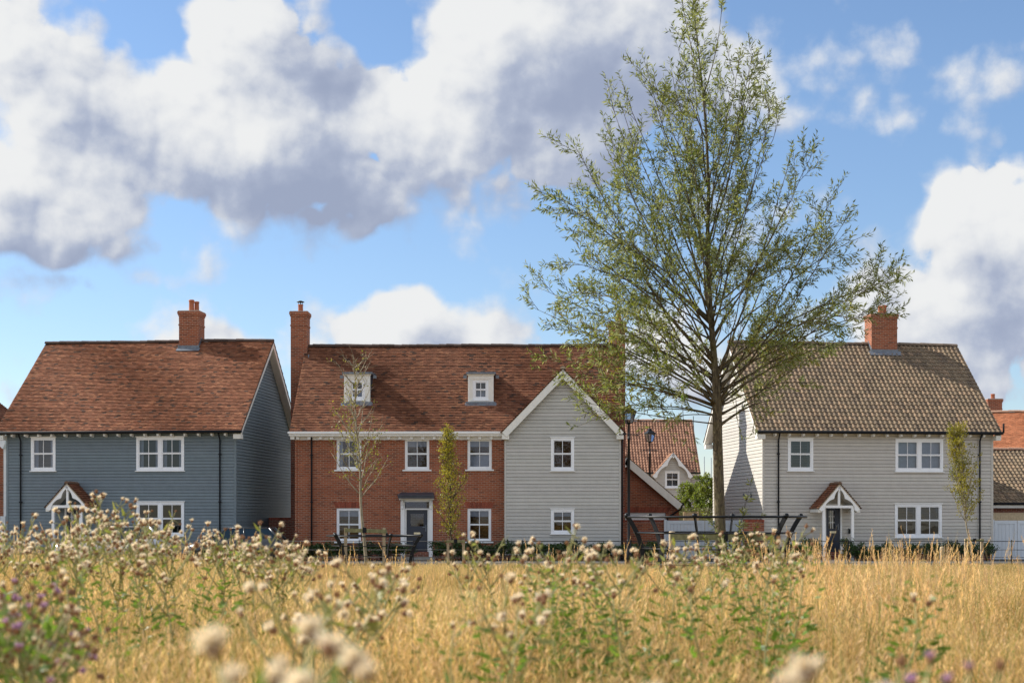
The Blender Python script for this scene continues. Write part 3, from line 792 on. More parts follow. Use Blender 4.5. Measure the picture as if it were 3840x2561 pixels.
fw_ = MB(); hs = [U1, U2, U3, G1, G3, DR]
ztop = d['zw']-.16
wall(fw_, front(), .3, ztop, K(0), K(bx0+.05), 0, 0, hs); reveals(fw_, hs)
fw_.build('front_wall', M['brick'], root)
for u_ in (U1, U2, U3): window(root, u_, brick=True, blind={0:['sides'],1:['top'],2:['top','lower_sky_white']}[[U1,U2,U3].index(u_)])
for u_ in (G1, G3): window(root, u_, brick=True, blind=['top'])
for (a, b, c_, e_) in (G1, G3):
    ar = MB(); n = 17
    for i in range(n):
        q0 = (i+.06)/n; q1 = (i+.94)/n; w0 = c_-a; xa = a-.02+(w0+.04)*q0; xb = a-.02+(w0+.04)*q1; ea = a-.13+(w0+.26)*q0; eb = a-.13+(w0+.26)*q1
        k = .7+.6*rng.random(); ar.prism([(xa,-.006,e_+.003),(xb,-.006,e_+.003),(eb,-.006,e_+.24),(ea,-.006,e_+.24)], (0,.01,0), (k,k,k))
    ar.build('brick_arch', M['arch'], root)
# door with surround, transom and lead canopy
dx0, dx1 = fr.x(1524), fr.x(1603); zt_ = fr.loc(1560, 1911)[1]; zc0 = fr.loc(1560, 1872)[1]
fdoor = front_door(root, (dx0, .30, dx1, zt_), y=.03, glass='plain')
s_ = MB(); sx0, sx1 = fr.x(1503), fr.x(1623)
for xa, xb in ((sx0, dx0-.065), (dx1+.065, sx1)): s_.box(xa, -.07, .2, xb, .03, zc0-.02)
s_.box(sx0, -.07, zt_+.32, sx1, .03, zc0-.02); s_.box(sx0-.05, -.12, zc0-.02, sx1+.05, .0, zc0+.06)
for xa in (sx0+.04, sx1-.11): s_.prism([(xa,-.072,zc0-.03),(xa,-.18,zc0-.03),(xa,-.17,zc0-.10),(xa,-.10,zc0-.26),(xa,-.11,zc0-.36),(xa,-.072,zc0-.42)], (.07,0,0))
sr = s_.build('door_surround', M['white'], root)
s_ = MB(); s_.box(dx0-.06, .06, zt_+.07, dx1+.06, .066, zt_+.32); s_.build('transom_pane', M['glass'], sr)
s_ = MB(); ca, cb, cz = fr.x(1493,-.5), fr.x(1627,-.5), fr.loc(1560,1868,-.5)[1]
s_.box(ca, -.55, cz, cb, .0, cz+.09); s_.prism([(ca-.03,-.58,cz+.092),(cb+.03,-.58,cz+.092),(cb-.06,.0,cz+.22),(ca+.06,.0,cz+.22)], (0,0,.03)); s_.build('door_canopy', M['darklead'], root)
s_ = MB(); s_.box(sx0-.1, -.5, 0, sx1+.1, -.075, .2); s_.build('door_step', M['kerb'], root)
# white eave: gutter, fascia and dentils
e_ = MB(); xe = bx0-.02; ze = d['ze']; ov = .35
e_.box(d['x0']-.06, -ov-.13, ze-.115, xe, -ov+.0, ze-.03); e_.box(d['x0']-.03, -ov-.05, ze-.20, xe, -ov+.03, ze-.117)
e_.box(d['x0']+.2, -ov+.03, ze-.235, xe, 0, ze-.12); e_.box(-.04, -.09, ze-.35, xe, .03, ze-.237); eo = e_.build('cornice', M['white'], root)
dm = MB(); dm.box(-.06, -.26, -.33, .06, -.092, -.237); dm.box(-.04,-.2,-.345,.04,-.093,-.331); dme = dm.mesh('dentil', M['white']); x = .12
while x < xe: link('dentil', dme, eo, (x, 0, ze)); x += .46
downpipe(root, fr.x(1170), 0, .1, ze-.1)
# projecting bay
BX1 = fr.x(2326, -PJ); BX0 = fr.x(1894, -PJ); bxm = (BX0+BX1)/2
fz = fr.loc(2110, 1619, -PJ-.25)[1]; fxl = fr.x(1883, -PJ-.25); fxr = fr.x(2339, -PJ-.25); az_ = fr.loc(2110, 1383, -PJ-.25)[1]
bxm = (fxl+fxr)/2; sl2 = (az_-fz)/(bxm-fxl)
bw = MB()
def bz(x): return az_-abs(x-bxm)*sl2-.12
ztb = bz(BX0)
def s0(z): return BX0 if z <= ztb else bxm-(az_-.12-z)/sl2
def s1(z): return BX1 if z <= ztb else bxm+(az_-.12-z)/sl2
wall(bw, front(-PJ), .3, az_-.13, s0, s1, .1425, .022, [BW1, BW2]); reveals(bw, [BW1, BW2], -PJ)
wall(bw, lambda s, z, o: (BX0-o, -s, z), .3, bz(BX0), K(0), K(PJ), .1425, .022)
wall(bw, lambda s, z, o: (BX1+o, s, z), .3, bz(BX1), K(-PJ), K(.05), .1425, .022)
for xx in (BX0-.025, BX1-.05): bw.box(xx, -PJ-.03, .3, xx+.075, -PJ+.01, bz(BX0)-.02)
bay = bw.build('bay_wall', M['sage'], root)
pb = MB(); pb.box(BX0+.01, -PJ+.01, -.2, BX1-.01, 0, .32); pb.build('bay_plinth', M['brick_dark'], root)
window(root, BW1, y=-PJ, blind=[]); window(root, BW2, y=-PJ, blind=['top'])
br_ = MB(); U = Vector((bxm-fxl, 0, az_-fz)); S2 = U.length; U /= S2; U2_ = Vector((-U.x, 0, U.z)); LB = 4.2
plain_tiles(br_, Vector((fxl-.0, -PJ-.30, fz+.0))-U*.05, (0,1,0), U, LB, S2+.05, .175, .105, tint_dkred, 51)
plain_tiles(br_, Vector((fxr+.0, -PJ-.30+LB, fz+.0))-U2_*.05, (0,-1,0), U2_, LB, S2+.05, .175, .105, tint_dkred, 52)
for a_ in (fxl, fxr): slab(br_, (a_, -PJ-.28, fz-.006), (a_, LB-1, fz-.006), (bxm, LB-1, az_-.006), (bxm, -PJ-.28, az_-.006), .05, (.45,.36,.26))
ridge(br_, (bxm, -PJ-.32, az_+.01), (bxm, 3.2, az_+.01), .11, (.46,.36,.25), .32)
brf = br_.build('bay_roof', M['tile'], root)
bb = MB()
for fx in (fxl, fxr): bargeboard(bb, bxm, az_-.03, fx, fz-.03, -PJ-.245, .25, .04)
for fx, sg in ((fxl, 1), (fxr, -1)):
    xa, xb = sorted((fx, fx+sg*.28)); bb.box(xa, -PJ-.25, fz-.29, xb, -PJ-.03, fz-.09)
    xs_ = sorted((fx+sg*.05, fx+sg*.30))
    bb.prism([(fx+sg*.03, -PJ-.2, fz-.10), (fx+sg*.03, -PJ-.03, fz-.10), (bxm, -PJ-.03, az_-.13), (bxm, -PJ-.2, az_-.13)], (0,0,-.02))
bb.build('bargeboard', M['cream'], root)
gt = MB(); gt.tube([(fxr+.05, -PJ-.3, fz-.08), (fxr+.05, 0.2, fz-.08)], .055, 8); gt.build('gutter', M['black'], root)
dp = MB(); dp.tube([(fxr-.02, -PJ-.12, fz-.12), (BX1+.07, -PJ-.02, fz-.42), (BX1+.07, -PJ-.02, .1)], .036, 8); dp.build('downpipe', M['black'], root)
# dormers
for n_, (a, b, cpa, cpb, wa, wb) in enumerate(((1290,1388,1283,1396,1311,1368), (1755,1851,1748,1858,1773,1832))):
    zb2 = fr.loc(a, 1508, .95)[1]; yd = (zb2-d['ze'])/d['sl']-.35-.02
    xa, xb = fr.x(a, yd), fr.x(b, yd); zb2 = fr.loc(a, 1507, yd)[1]; zt2 = fr.loc(a, 1403, yd)[1]
    yk = (zt2-d['ze'])/d['sl']-.35+.25
    q = MB(); wx0, wx1 = fr.x(wa, yd), fr.x(wb, yd); wz0, wz1 = fr.loc(wa, 1500, yd)[1], fr.loc(wa, 1424, yd)[1]
    q.box(xa, yd, zb2, wx0, yd+.1, zt2); q.box(wx1, yd, zb2, xb, yd+.1, zt2); q.box(wx0, yd, wz1, wx1, yd+.1, zt2); q.box(wx0, yd, zb2, wx1, yd+.1, wz0)
    q.box(xa+.06, yd-.015, zt2-.19, xb-.06, yd-.001, zt2-.02); 
    q.box(xa-.04, yd-.07, zt2-.05, xb+.04, yd-.002, zt2-.001)
    q.box(xa+.012, yd-.02, zb2, xa+.10, yd-.001, zt2-.2); q.box(xb-.10, yd-.02, zb2, xb-.012, yd-.001, zt2-.2)
    dmr = q.build('dormer', M['cream'], root)
    for xx in (xa+.01, xb-.04): q = MB(); q.prism([(xx, yd+.1, zb2-.1), (xx, yd+.1, zt2-.002), (xx, yk, zt2-.002)], (.03,0,0)); q.build('dormer_cheek', M['darklead'], dmr)
    q = MB(); ca_, cb_ = fr.x(cpa, yd-.12), fr.x(cpb, yd-.12)
    q.box(ca_, yd-.14, zt2, cb_, yk+.1, zt2+.055); q.prism([(ca_,yd-.14,zt2+.056),(cb_,yd-.14,zt2+.056),(cb_,yk+.3,zt2+.12),(ca_,yk+.3,zt2+.12)], (0,0,.02)); q.build('dormer_roof', M['lead'], dmr)
    for xx in (ca_-.13, cb_): q = MB(); q.box(xx, yd+.16, zt2-.16, xx+.14, yd+.2, zt2-.03); q.build('side_flashing', M['lead'], dmr)
    q = MB(); q.box(xa-.08, yd-.10, zb2-.19, xb+.08, yd+.0, zb2-.0)
    q.prism([(xa-.12, yd-.17, zb2-.17), (xb+.12, yd-.17, zb2-.17), (xb+.12, yd-.05, zb2-.05), (xa-.12, yd-.05, zb2-.05)], (0,0,.015))
    q.build('sill_flashing', M['lead'], dmr)
    wo = window(root, (wx0+.0, wz0, wx1, wz1), y=yd+.05, blind=['lower_sky_white'], trim=False, proud=.02)
    wo.parent = dmr; 
    for ch in list(wo.children): ch.parent = dmr   # window pieces stay one level under the dormer
# chimneys on the two gable ends
wz = fr.loc(1120, 1169, 3.3)[1]
ca, cb = fr.x(1090, 3.3), fr.x(1151, 3.3)
c1 = chimney(root, ca, cb, 3.3, 4.1, 6.8, wz, [(ca+.36, .34, .11)], cowl=True)
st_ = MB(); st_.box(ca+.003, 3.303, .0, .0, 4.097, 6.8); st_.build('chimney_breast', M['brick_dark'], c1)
fl = MB(); fl.box(-.0, 3.1, fr.loc(1140,1333,3.2)[1]-.1, cb+.12, 3.29, fr.loc(1140,1333,3.2)[1]+.03); fl.build('chimney_flashing', M['lead'], c1)
ca, cb = fr.x(2286, 3.3), fr.x(2345, 3.3)
c2 = chimney(root, ca, cb, 3.3, 4.1, 6.8, fr.loc(2300, 1208, 3.3)[1], [(ca+.42, .42, .11)])
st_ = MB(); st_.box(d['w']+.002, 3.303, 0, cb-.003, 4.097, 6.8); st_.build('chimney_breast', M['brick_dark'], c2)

# ------------------------------------------------------------------ the grey house (right)
fr = Fr(2861, 3721, 57.0, R(6.5), 4.6)
Hs = [nr(fr.rect(2954,1765,3049,1643)), nr(fr.rect(3357,1768,3536,1647)), nr(fr.rect(3355,2014,3531,1890))]
dr = (fr.x(3092), .30, fr.x(3157), 2.34)
root, d = gable_house(fr, 'grey_house', 'stone grey weatherboarded house with a brown pantile roof and a pale sunlit side', 'house', M['stone'], 'pan', tint_buff, 7.8, 1616, 1293, 2838, 3756, Hs+[(dr[0], dr[1]+.06, dr[2], dr[3])], .1385, (.20,.15,.11), seed=61)
eave_trim(root, d, fr, .575, fr.x(2901))
window(root, Hs[0], blind=['venetian', 'teal']); window(root, Hs[1], double=True, blind=['full']); window(root, Hs[2], double=True, blind=['venetian', 'teal'])
front_door(root, (dr[0]+.06, dr[1]+.06, dr[2]-.06, dr[3]-.06))
porch(root, fr, (3146,1818), (3070,1908), (3224,1908), (3090,3198), 1900, None, seed=71)
for px in (2917, 3671): downpipe(root, fr.x(px), 0, .1, d['ze']-.08)
wl = MB(); a_ = fr.loc(3184, 1992); wl.box(a_[0]-.035, -.09, a_[1]-.09, a_[0]+.035, -.03, a_[1]+.09); wl.box(a_[0]-.05, -.1, a_[1]+.092, a_[0]+.05, -.02, a_[1]+.11); wl.build('wall_light', M['iron'], root)
for yv in (1.5, 2.6):
    wl = MB(); wl.box(-.06, yv, 2.62, -.028, yv+.12, 2.80); wl.build('wall_vent', M['lead'], root)
cx0, cx1 = fr.x(3268, 3.5), fr.x(3364, 3.5); zt = fr.loc(3300, 1178, 3.5)[1]
c_ = chimney(root, cx0, cx1, 3.48, 4.3, d['zr']-.75, zt, [(cx0+.50, .36, .10), (cx0+.74, .42, .11)])
fl = MB(); zb_ = d['ze']+(3.47+.35)*d['sl']
fl.box(cx0-.04, 3.455, zb_-.05, cx1+.04, 3.479, zb_+.15); fl.prism([(cx0-.14, 3.27, zb_-.2*d['sl']+.07), (cx1+.14, 3.27, zb_-.2*d['sl']+.07), (cx1+.14, 3.47, zb_+.07), (cx0-.14, 3.47, zb_+.07)], (0,0,.012))
for xx in (cx0-.014, cx1+.002): fl.prism([(xx, 3.47, zb_+.04), (xx, 3.9, zb_+.04+.43*d['sl']), (xx, 3.9, zb_+.2+.43*d['sl']), (xx, 3.47, zb_+.2)], (.012,0,0))
fl.build('chimney_flashing', M['lead'], c_)
vb = MB(); q0 = d['x1']+.05; vb.tube([(q0, -.42, d['ze']-.05), (q0, -.42, d['ze']+.33)], .04, 8); vb.build('gutter_end', M['black'], root)

# ------------------------------------------------------------------ things between and behind the houses
def brick_wall(px0, px1, pyt, d0, label, lead=.0, mat='brick', rz=0):
    a = W(px0, pyt, d0); b = W(px1, pyt, d0); r_ = thing('garden_wall', label, 'wall', (a.x, d0, 0), rz)
    q = MB(); L = b.x-a.x; q.box(0, 0, -.2, L, .22, a.z-.11); q.build('wall_body', M[mat], r_)
    q = MB(); x = 0
    while x < L-.02:
        k = .75+.5*rng.random(); q.box(x+.004, -.012, a.z-.105, min(x+.071, L), .232, a.z, (k,k,k)); x += .075
    q.build('wall_coping', M['arch'], r_); return r_
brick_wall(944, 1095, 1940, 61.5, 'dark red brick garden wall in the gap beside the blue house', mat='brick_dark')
brick_wall(2330, 2496, 1949, 60.2, 'red brick garden wall behind the street lamp, left of the pale gates')
brick_wall(2790, 2866, 1947, 56.3, 'short red brick wall against the side of the grey house')
def gates(px0, px1, pyt, d0, label, leaves=2):
    a = W(px0, pyt, d0); b = W(px1, pyt, d0); r_ = thing('gate', label, 'gate', (a.x, d0, 0)); L = b.x-a.x; lw = L/leaves
    for i in range(leaves):
        q = MB(); x = i*lw+.01
        n = max(6, int(lw/.14)); bw_ = (lw-.02)/n
        for k in range(n): q.box(x+k*bw_+.004, 0, .06, x+(k+1)*bw_-.004, .03, a.z-.06)
        q.box(x, -.02, a.z-.14, x+lw-.02, -.001, a.z); q.box(x, -.02, .06, x+lw-.02, -.001, .2)
        for xx in (x, x+lw-.12): q.box(xx, -.022, .06, xx+.1, -.0215+.02, a.z)
        q.build('gate_leaf', M['gatewhite'], r_)
    for xx in (-.11, L+.0):
        q = MB(); q.box(xx, -.03, 0, xx+.11, .08, a.z+.04); q.build('gate_post', M['gatewhite'], r_)
    return r_
gates(2500, 2786, 1951, 60.0, 'pale grey blue boarded double gates behind the willow trunk', 2)
gates(3728, 3900, 1951, 58.5, 'pale grey blue boarded gates right of the grey house', 2)

def simple_house(fr, name, label, cat, clad, tintf, D, eave_py, ridge_py, vx0, vx1, bh=0, pan=True, seed=9, holes=(), ov=.25):
    root = thing(name, label, cat, (fr.ox, fr.oy, 0), fr.th); w_ = fr.w; xm = (vx0+vx1)/2
    ze = fr.loc(xm, eave_py, -ov)[1]; x0 = fr.x(vx0, -ov); x1 = fr.x(vx1, -ov); zr = fr.loc(xm, ridge_py, D/2)[1]
    half = D/2+ov; up = Vector((0, half, zr-ze)); S = up.length; up /= S; sl_ = (zr-ze)/half; zw = ze+sl_*ov-.06
    mb = MB(); wall(mb, front(), 0, zw, K(0), K(w_), bh, .02 if bh else 0, holes); wall(mb, back(D, w_), 0, zw, K(0), K(w_), 0, 0)
    lz = lambda z: max(0, (z-zw)/sl_)
    wall(mb, right(w_), 0, zr-.1, lz, lambda z: D-lz(z), bh, .02 if bh else 0); wall(mb, left(0), 0, zr-.1, lambda z: -(D-lz(z)), lambda z: -lz(z), bh, .02 if bh else 0)
    reveals(mb, holes); mb.build('wall', clad, root)
    rf = MB(); L = x1-x0
    (pantiles if pan else plain_tiles)(rf, (x0, -ov-.04, ze-.04*sl_), (1,0,0), up, L, S+.02, .2 if pan else .17, .26 if pan else .11, tintf, seed)
    slab(rf, (x0, D+ov, ze), (x1, D+ov, ze), (x1, D/2, zr), (x0, D/2, zr), .08, (.3,.15,.1)); slab(rf, (x0, -ov, ze-.006), (x1, -ov, ze-.006), (x1, D/2, zr-.006), (x0, D/2, zr-.006), .05, (.12,.07,.05))
    ridge(rf, (x0, D/2, zr+.02), (x1, D/2, zr+.02), .11, (.42,.25,.17)); rf.build('roof', M['tile'], root)
    g_ = MB(); g_.tube([(x0, -ov-.07, ze-.05), (x1, -ov-.07, ze-.05)], .055, 8); g_.build('gutter', M['black'], root)
    f_ = MB(); f_.box(x0, -ov, ze-.24, x1, -.0, ze-.09)
    for xx in (x0+.0, x1-.03): f_.prism([(xx, -ov, ze-.06), (xx, D/2, zr-.06), (xx, D/2, zr-.25), (xx, -ov, ze-.25)], (.03,0,0))
    f_.build('fascia', M['cream'], root)
    return root, dict(ze=ze, zr=zr, sl=sl_, x0=x0, x1=x1, w=w_, up=up)

# far pantiled house with the white scalloped dormer gable
fr = Fr(2372, 2622, 96, R(1), 2.3)
hw = nr(fr.rect(2494,1829,2548,1768,-.4))
root, d = simple_house(fr, 'pantiled_house', 'distant house with pinkish red pantiles and a small white scalloped gable', 'house', M['stone'], tint_pink, 7.0, 1770, 1578, 2340, 2627, .14, seed=81)
q = MB(); a_, b_ = fr.x(2456,-.4), fr.x(2590,-.4); am = (a_+b_)/2; fz_ = fr.loc(2520,1786,-.5)[1]; ap = fr.loc(2520,1697,-.5)[1]; sl3 = (ap-fz_)/(fr.x(2597,-.5)-am)
wall(q, front(-.4), 0, ap-.15, lambda z: max(a_, am-(ap-.1-z)/sl3), lambda z: min(b_, am+(ap-.1-z)/sl3), .14, .02, [hw]); reveals(q, [hw], -.4)
wall(q, lambda s, z, o: (a_-o, -s, z), 0, fz_, K(0), K(.4), .14, .02); wall(q, lambda s, z, o: (b_+o, s, z), 0, fz_, K(-.4), K(0), .14, .02)
gw = q.build('gable_wall', M['stone'], root)
q = MB(); fl_, fr_ = fr.x(2446,-.6), fr.x(2598,-.6); U = Vector((am-fl_,0,ap-fz_)); S2 = U.length; U /= S2; U2_ = Vector((-U.x,0,U.z))
pantiles(q, (fl_, -.65, fz_), (0,1,0), U, 4, S2, .2, .26, tint_pink, 82); pantiles(q, (fr_, 3.35, fz_), (0,-1,0), U2_, 4, S2, .2, .26, tint_pink, 83)
q.build('gable_roof', M['tile'], root)
q = MB(); bargeboard(q, am, ap, fl_, fz_, -.68, .22, .04, 1); bargeboard(q, am, ap, fr_, fz_, -.68, .22, .04, 1); q.build('bargeboard', M['white'], root)
window(root, hw, y=-.4, blind=['top'])

# brick garage, gable to the street
d0 = 64.0; A = W(2350,1713,d0); B_ = W(2556,1888,d0); g0 = thing('brick_garage', 'red brick garage with a white sloping bargeboard, behind the garden wall', 'garage', (A.x, d0, 0))
hx = B_.x-A.x-.12; hz = A.z; fz_ = B_.z; sl3 = (hz-fz_)/(B_.x-A.x)
gz1 = W(2400,1922,d0).z; gh = (-hx+.9, 0, W(2497,1922,d0).x-A.x, gz1)
q = MB(); wall(q, front(0), 0, hz-.12, lambda z: -hx if z < fz_+.05 else -(hz-.08-z)/sl3, lambda z: hx if z < fz_+.05 else (hz-.08-z)/sl3, 0, 0, [gh])
zs_ = fz_+.05
q.v = []; q.f = []; q.c = []; q.sm = []
wall(q, front(0), 0, zs_, K(-hx), K(hx), 0, 0, [gh]); q.face([(-hx,0,zs_),(hx,0,zs_),(0,0,hz-.1)]); wall(q, right(hx), 0, zs_, K(0), K(6), 0, 0); wall(q, left(-hx), 0, zs_, K(-6), K(0), 0, 0)
q.face([(-hx,6,0),(hx,6,0),(hx,6,zs_),(0,6,hz-.1),(-hx,6,zs_)])
reveals(q, [gh]); q.build('wall', M['brick'], g0)
q = MB(); n = 46
for i in range(n):
    xa = gh[0]-.1+(gh[2]-gh[0]+.2)*(i+.06)/n; xb = xa+(gh[2]-gh[0]+.2)/n*.88; sh = ((i+.5)/n-.5)*.25; k = .7+.6*rng.random()
    q.prism([(xa,-.006,gz1+.01),(xb,-.006,gz1+.01),(xb+sh,-.006,gz1+.24),(xa+sh,-.006,gz1+.24)], (0,.01,0), (k,k,k))
q.build('brick_arch', M['arch'], g0)
q = MB(); q.box(gh[0]+.01, .08, .02, gh[2]-.01, .12, gz1-.01)
for i in range(5): q.box(gh[0]+.05, .06, .15+i*.42, gh[2]-.05, .079, .5+i*.42)
q.build('garage_door', M['white'], g0)
q = MB(); ex = B_.x-A.x
for sg in (1, -1):
    U = Vector((-sg*ex, 0, hz-fz_)).normalized(); S2 = math.hypot(ex, hz-fz_)
    O = Vector((sg*ex, -.25 if sg < 0 else 6.2, fz_)); plain_tiles(q, O, (0, -sg if sg > 0 else 1, 0), U, 6.4, S2, .17, .11, tint_red, 90+sg)
    slab(q, (sg*ex,-.24,fz_-.006),(sg*ex,6.2,fz_-.006),(0,6.2,hz-.006),(0,-.24,hz-.006), .05, (.4,.3,.2))
ridge(q, (0,-.27,hz), (0,6.2,hz), .1, (.42,.25,.16)); q.build('roof', M['tile'], g0)
q = MB(); bargeboard(q, 0, hz-.03, ex, fz_-.03, -.235, .30, .04); bargeboard(q, 0, hz-.03, -ex, fz_-.03, -.235, .30, .04); q.build('bargeboard', M['cream'], g0)
q = MB(); q.tube([(ex+.04,-.26,fz_-.02),(ex+.04,6,fz_-.02)], .06, 8); q.tube([(ex+.0,-.2,fz_-.08),(ex-.05,-.1,fz_-.25),(hx-.5,-.06,fz_-.62),(hx-.55,-.06,fz_-.8),(hx-.55,-.06,.1)], .04, 8); q.build('gutter', M['black'], g0)

# neighbour garage, orange roof and chimney at the right edge
fr = Fr(3690, 3990, 63, R(3), 1.8)
root, d = simple_house(fr, 'pantiled_garage', 'low brick garage with brown pantiles beside the right edge', 'garage', M['brick_dark'], tint_buff, 6.6, 1884, 1687, 3680, 4010, 0, seed=101)
fr = Fr(3600, 4400, 76, -R(20), 5.6)
root, d = simple_house(fr, 'orange_roofed_house', 'house with a bright orange tiled roof rising behind the brown garage', 'house', M['brick'], tint_orange, 8.5, 1800, 1540, 3590, 4420, 0, pan=False, seed=103)
cc = W(3731, 1500, 82.2)
cs = thing('brick_house', 'partly hidden brick house whose stack with one orange pot shows right of the grey house', 'house', (cc.x-2.2, 82.5, 0))
q = MB(); q.box(-3, 0, 0, 3, 7, 5.6); q.build('wall', M['brick_dark'], cs)
q = MB(); plain_tiles(q, (-3.2,-.3,5.4), (1,0,0), Vector((0,3.8,2.6)).normalized(), 6.4, 4.6, .2, .15, tint_orange, 105); slab(q, (-3.2,7.3,5.4),(3.2,7.3,5.4),(3.2,3.5,8),(-3.2,3.5,8), .08, (.3,.12,.07)); slab(q, (-3.2,-.3,5.39),(3.2,-.3,5.39),(3.2,3.5,7.99),(-3.2,3.5,7.99), .05, (.3,.12,.07)); q.build('roof', M['tile'], cs)
zc = W(3729, 1501, 83).z; chimney(cs, 2.2-.42, 2.2+.38, -.4, .4, 4.5, zc, [(2.18, .30, .12)])
q = MB(); q.box(1.55, -.5, 0, 2.9, .3, zc-1.0); q.box(1.5,-.55,zc-1.0,2.95,.35,zc-.9); q.build('chimney_breast', M['brick_dark'], cs)

# fence panels
def panel_fence(px0, px1, pyt, d0, label, mat, trellis=False):
    a = W(px0, pyt, d0); b = W(px1, pyt, d0); r_ = thing('timber_fence', label, 'fence', (a.x, d0, 0)); L = b.x-a.x; q = MB()
    n = int(L/.11)
    top = a.z-(.35 if trellis else 0)
    for i in range(n): q.box(i*L/n+.003, .0, .05, (i+1)*L/n-.003, .02, top-.03)
    q.box(0,-.012,top-.028,L,.03,top); q.build('fence_boards', M[mat], r_)
    if trellis:
        q = MB()
        for i in range(int(L/.13)): q.box(i*.13, 0, top+.002, i*.13+.03, .02, a.z)
        for k in (0, .5, 1): q.box(0, -.012, top+.03+k*.26, L, -.001, top+.06+k*.26)
        q.build('trellis', M[mat], r_)
    for i in range(int(L/1.8)+2):
        q = MB(); x = min(i*1.8, L); q.box(x-.04, .025, 0, x+.04, .11, a.z+.02); q.build('fence_post', M[mat], r_)
panel_fence(2520, 2690, 1903, 72, 'brown timber trellis topped fence beyond the pale gates', 'greenwood', True)
panel_fence(2566, 2618, 1920, 70.5, 'small pale timber fence panel in front of the trellis', 'fencewood')
panel_fence(3722, 3960, 1922, 61, 'light tan timber fence above the gates at the right edge', 'fencewood')

# house edge at the far left
dl = 60.5; A = W(-150, 1640, dl); e0 = thing('brick_house', 'brick house with white corner trim cut off by the left edge', 'house', (A.x, dl, 0)); xr = W(15,1640,dl).x-A.x; zt = A.z
q = MB(); q.box(-6, 0, -.1, xr, 7, zt); q.build('wall', M['brick'], e0)
q = MB(); xk = W(26,1640,dl).x-A.x; q.box(xr+.002, -.06, .2, xk, 6.9, zt-.35); q.box(xr-.12,-.12,0,xr+.1,-.062,W(0,1935,dl).z); q.build('corner_board', M['white'], e0)
q = MB(); q.box(-6, -.4, zt+.002, xk+.04, -.0, zt+.12); q.prism([(xr-.1,-.35,zt),(xk+.03,-.35,zt),(xk+.03,-.35,zt-.3),(xr+.06,-.35,zt-.5),(xr-.1,-.35,zt-.35)], (0,.3,0)); q.build('cornice', M['white'], e0)
q = MB(); up = Vector((0,4,3.6)).normalized(); up = Vector((.78, 0, -.62)); slab(q, (xk-.5,-.4,zt+.13),(xk-.5,7,zt+.13),(xk-5.15,7,zt+3.9),(xk-5.15,-.4,zt+3.9), .1, (.25,.11,.07)); plain_tiles(q, (xk-.49,-.42,zt+.13), (0,1,0), Vector((-4.65,0,3.77)).normalized(), 7.4, 5.9, .17, .11, tint_red, 111); q.build('roof', M['tile'], e0)

# masts far away
for i, (px, pyt) in enumerate(((2641,1712),(2667,1716))):
    d0 = 150; a = W(px, pyt, d0); q = MB(); q.tube([(0,0,0),(0,0,a.z)], [.07,.04], 6)
    tag(q.build('mast', M['lead'], None, (a.x, d0, 0)), ['thin grey mast against the sky left of the willow trunk, nearer the pantiled house', 'thin grey mast against the sky directly beside the willow trunk'][i], 'mast')

# ------------------------------------------------------------------ street lamps
def street_lamp(px, pytop, d0, label):
    t_ = W(px, pytop, d0); r_ = thing('street_lamp', label, 'street lamp', (t_.x, d0, 0), R(20), 'heritage street lamps'); Ht = t_.z
    q = MB(); q.lathe([(.11,0),(.11,.5),(.085,.55),(.085,.9),(.06,.98),(.05,1.0),(.048,Ht-1.35),(.06,Ht-1.34),(.06,Ht-1.28),(.04,Ht-1.26),(.035,Ht-.78),(.07,Ht-.76),(.07,Ht-.72)], n=12)
    q.tube([(-.35,0,Ht-1.15),(.35,0,Ht-1.15)], .018, 6); q.lathe([(.03,-.03),(.03,.03)], (-.36,0,Ht-1.15), 8); q.lathe([(.03,-.03),(.03,.03)], (.36,0,Ht-1.15), 8)
    q.build('lamp_post', M['iron'], r_)
    l_ = MB(); zb = Ht-.72; zt2 = Ht-.32
    for k in range(4):
        a = math.pi/4+k*math.pi/2; c2, s2 = math.cos(a), math.sin(a)
        l_.tube([(c2*.15, s2*.15, zb), (c2*.29, s2*.29, zt2)], .014, 4)
        b = a+math.pi/2; l_.tube([(c2*.15, s2*.15, zb), (math.cos(b)*.15, math.sin(b)*.15, zb)], .014, 4); l_.tube([(c2*.3, s2*.3, zt2), (math.cos(b)*.3, math.sin(b)*.3, zt2)], .02, 4)
    l_.lathe([(.33,0),(.32,.02),(.14,.13),(.11,.14),(.11,.2),(.07,.24),(.03,.26),(.035,.29),(.012,.32),(.004,.38)], (0,0,zt2), 4, M=None)
    lo = l_.build('lantern', M['iron'], r_)
    p = MB()
    for k in range(4):
        a = math.pi/4+k*math.pi/2; b = a+math.pi/2
        p.face([(math.cos(a)*.145, math.sin(a)*.145, zb+.01),(math.cos(b)*.145, math.sin(b)*.145, zb+.01),(math.cos(b)*.28, math.sin(b)*.28, zt2-.01),(math.cos(a)*.28, math.sin(a)*.28, zt2-.01)])
    p.build('lantern_glass', M['glass'], lo)
street_lamp(2358, 1512, 52.2, 'black heritage street lamp standing at the right edge of the brick house')
street_lamp(2437, 1601, 70, 'smaller looking black street lamp against the distant pink pantile roof')

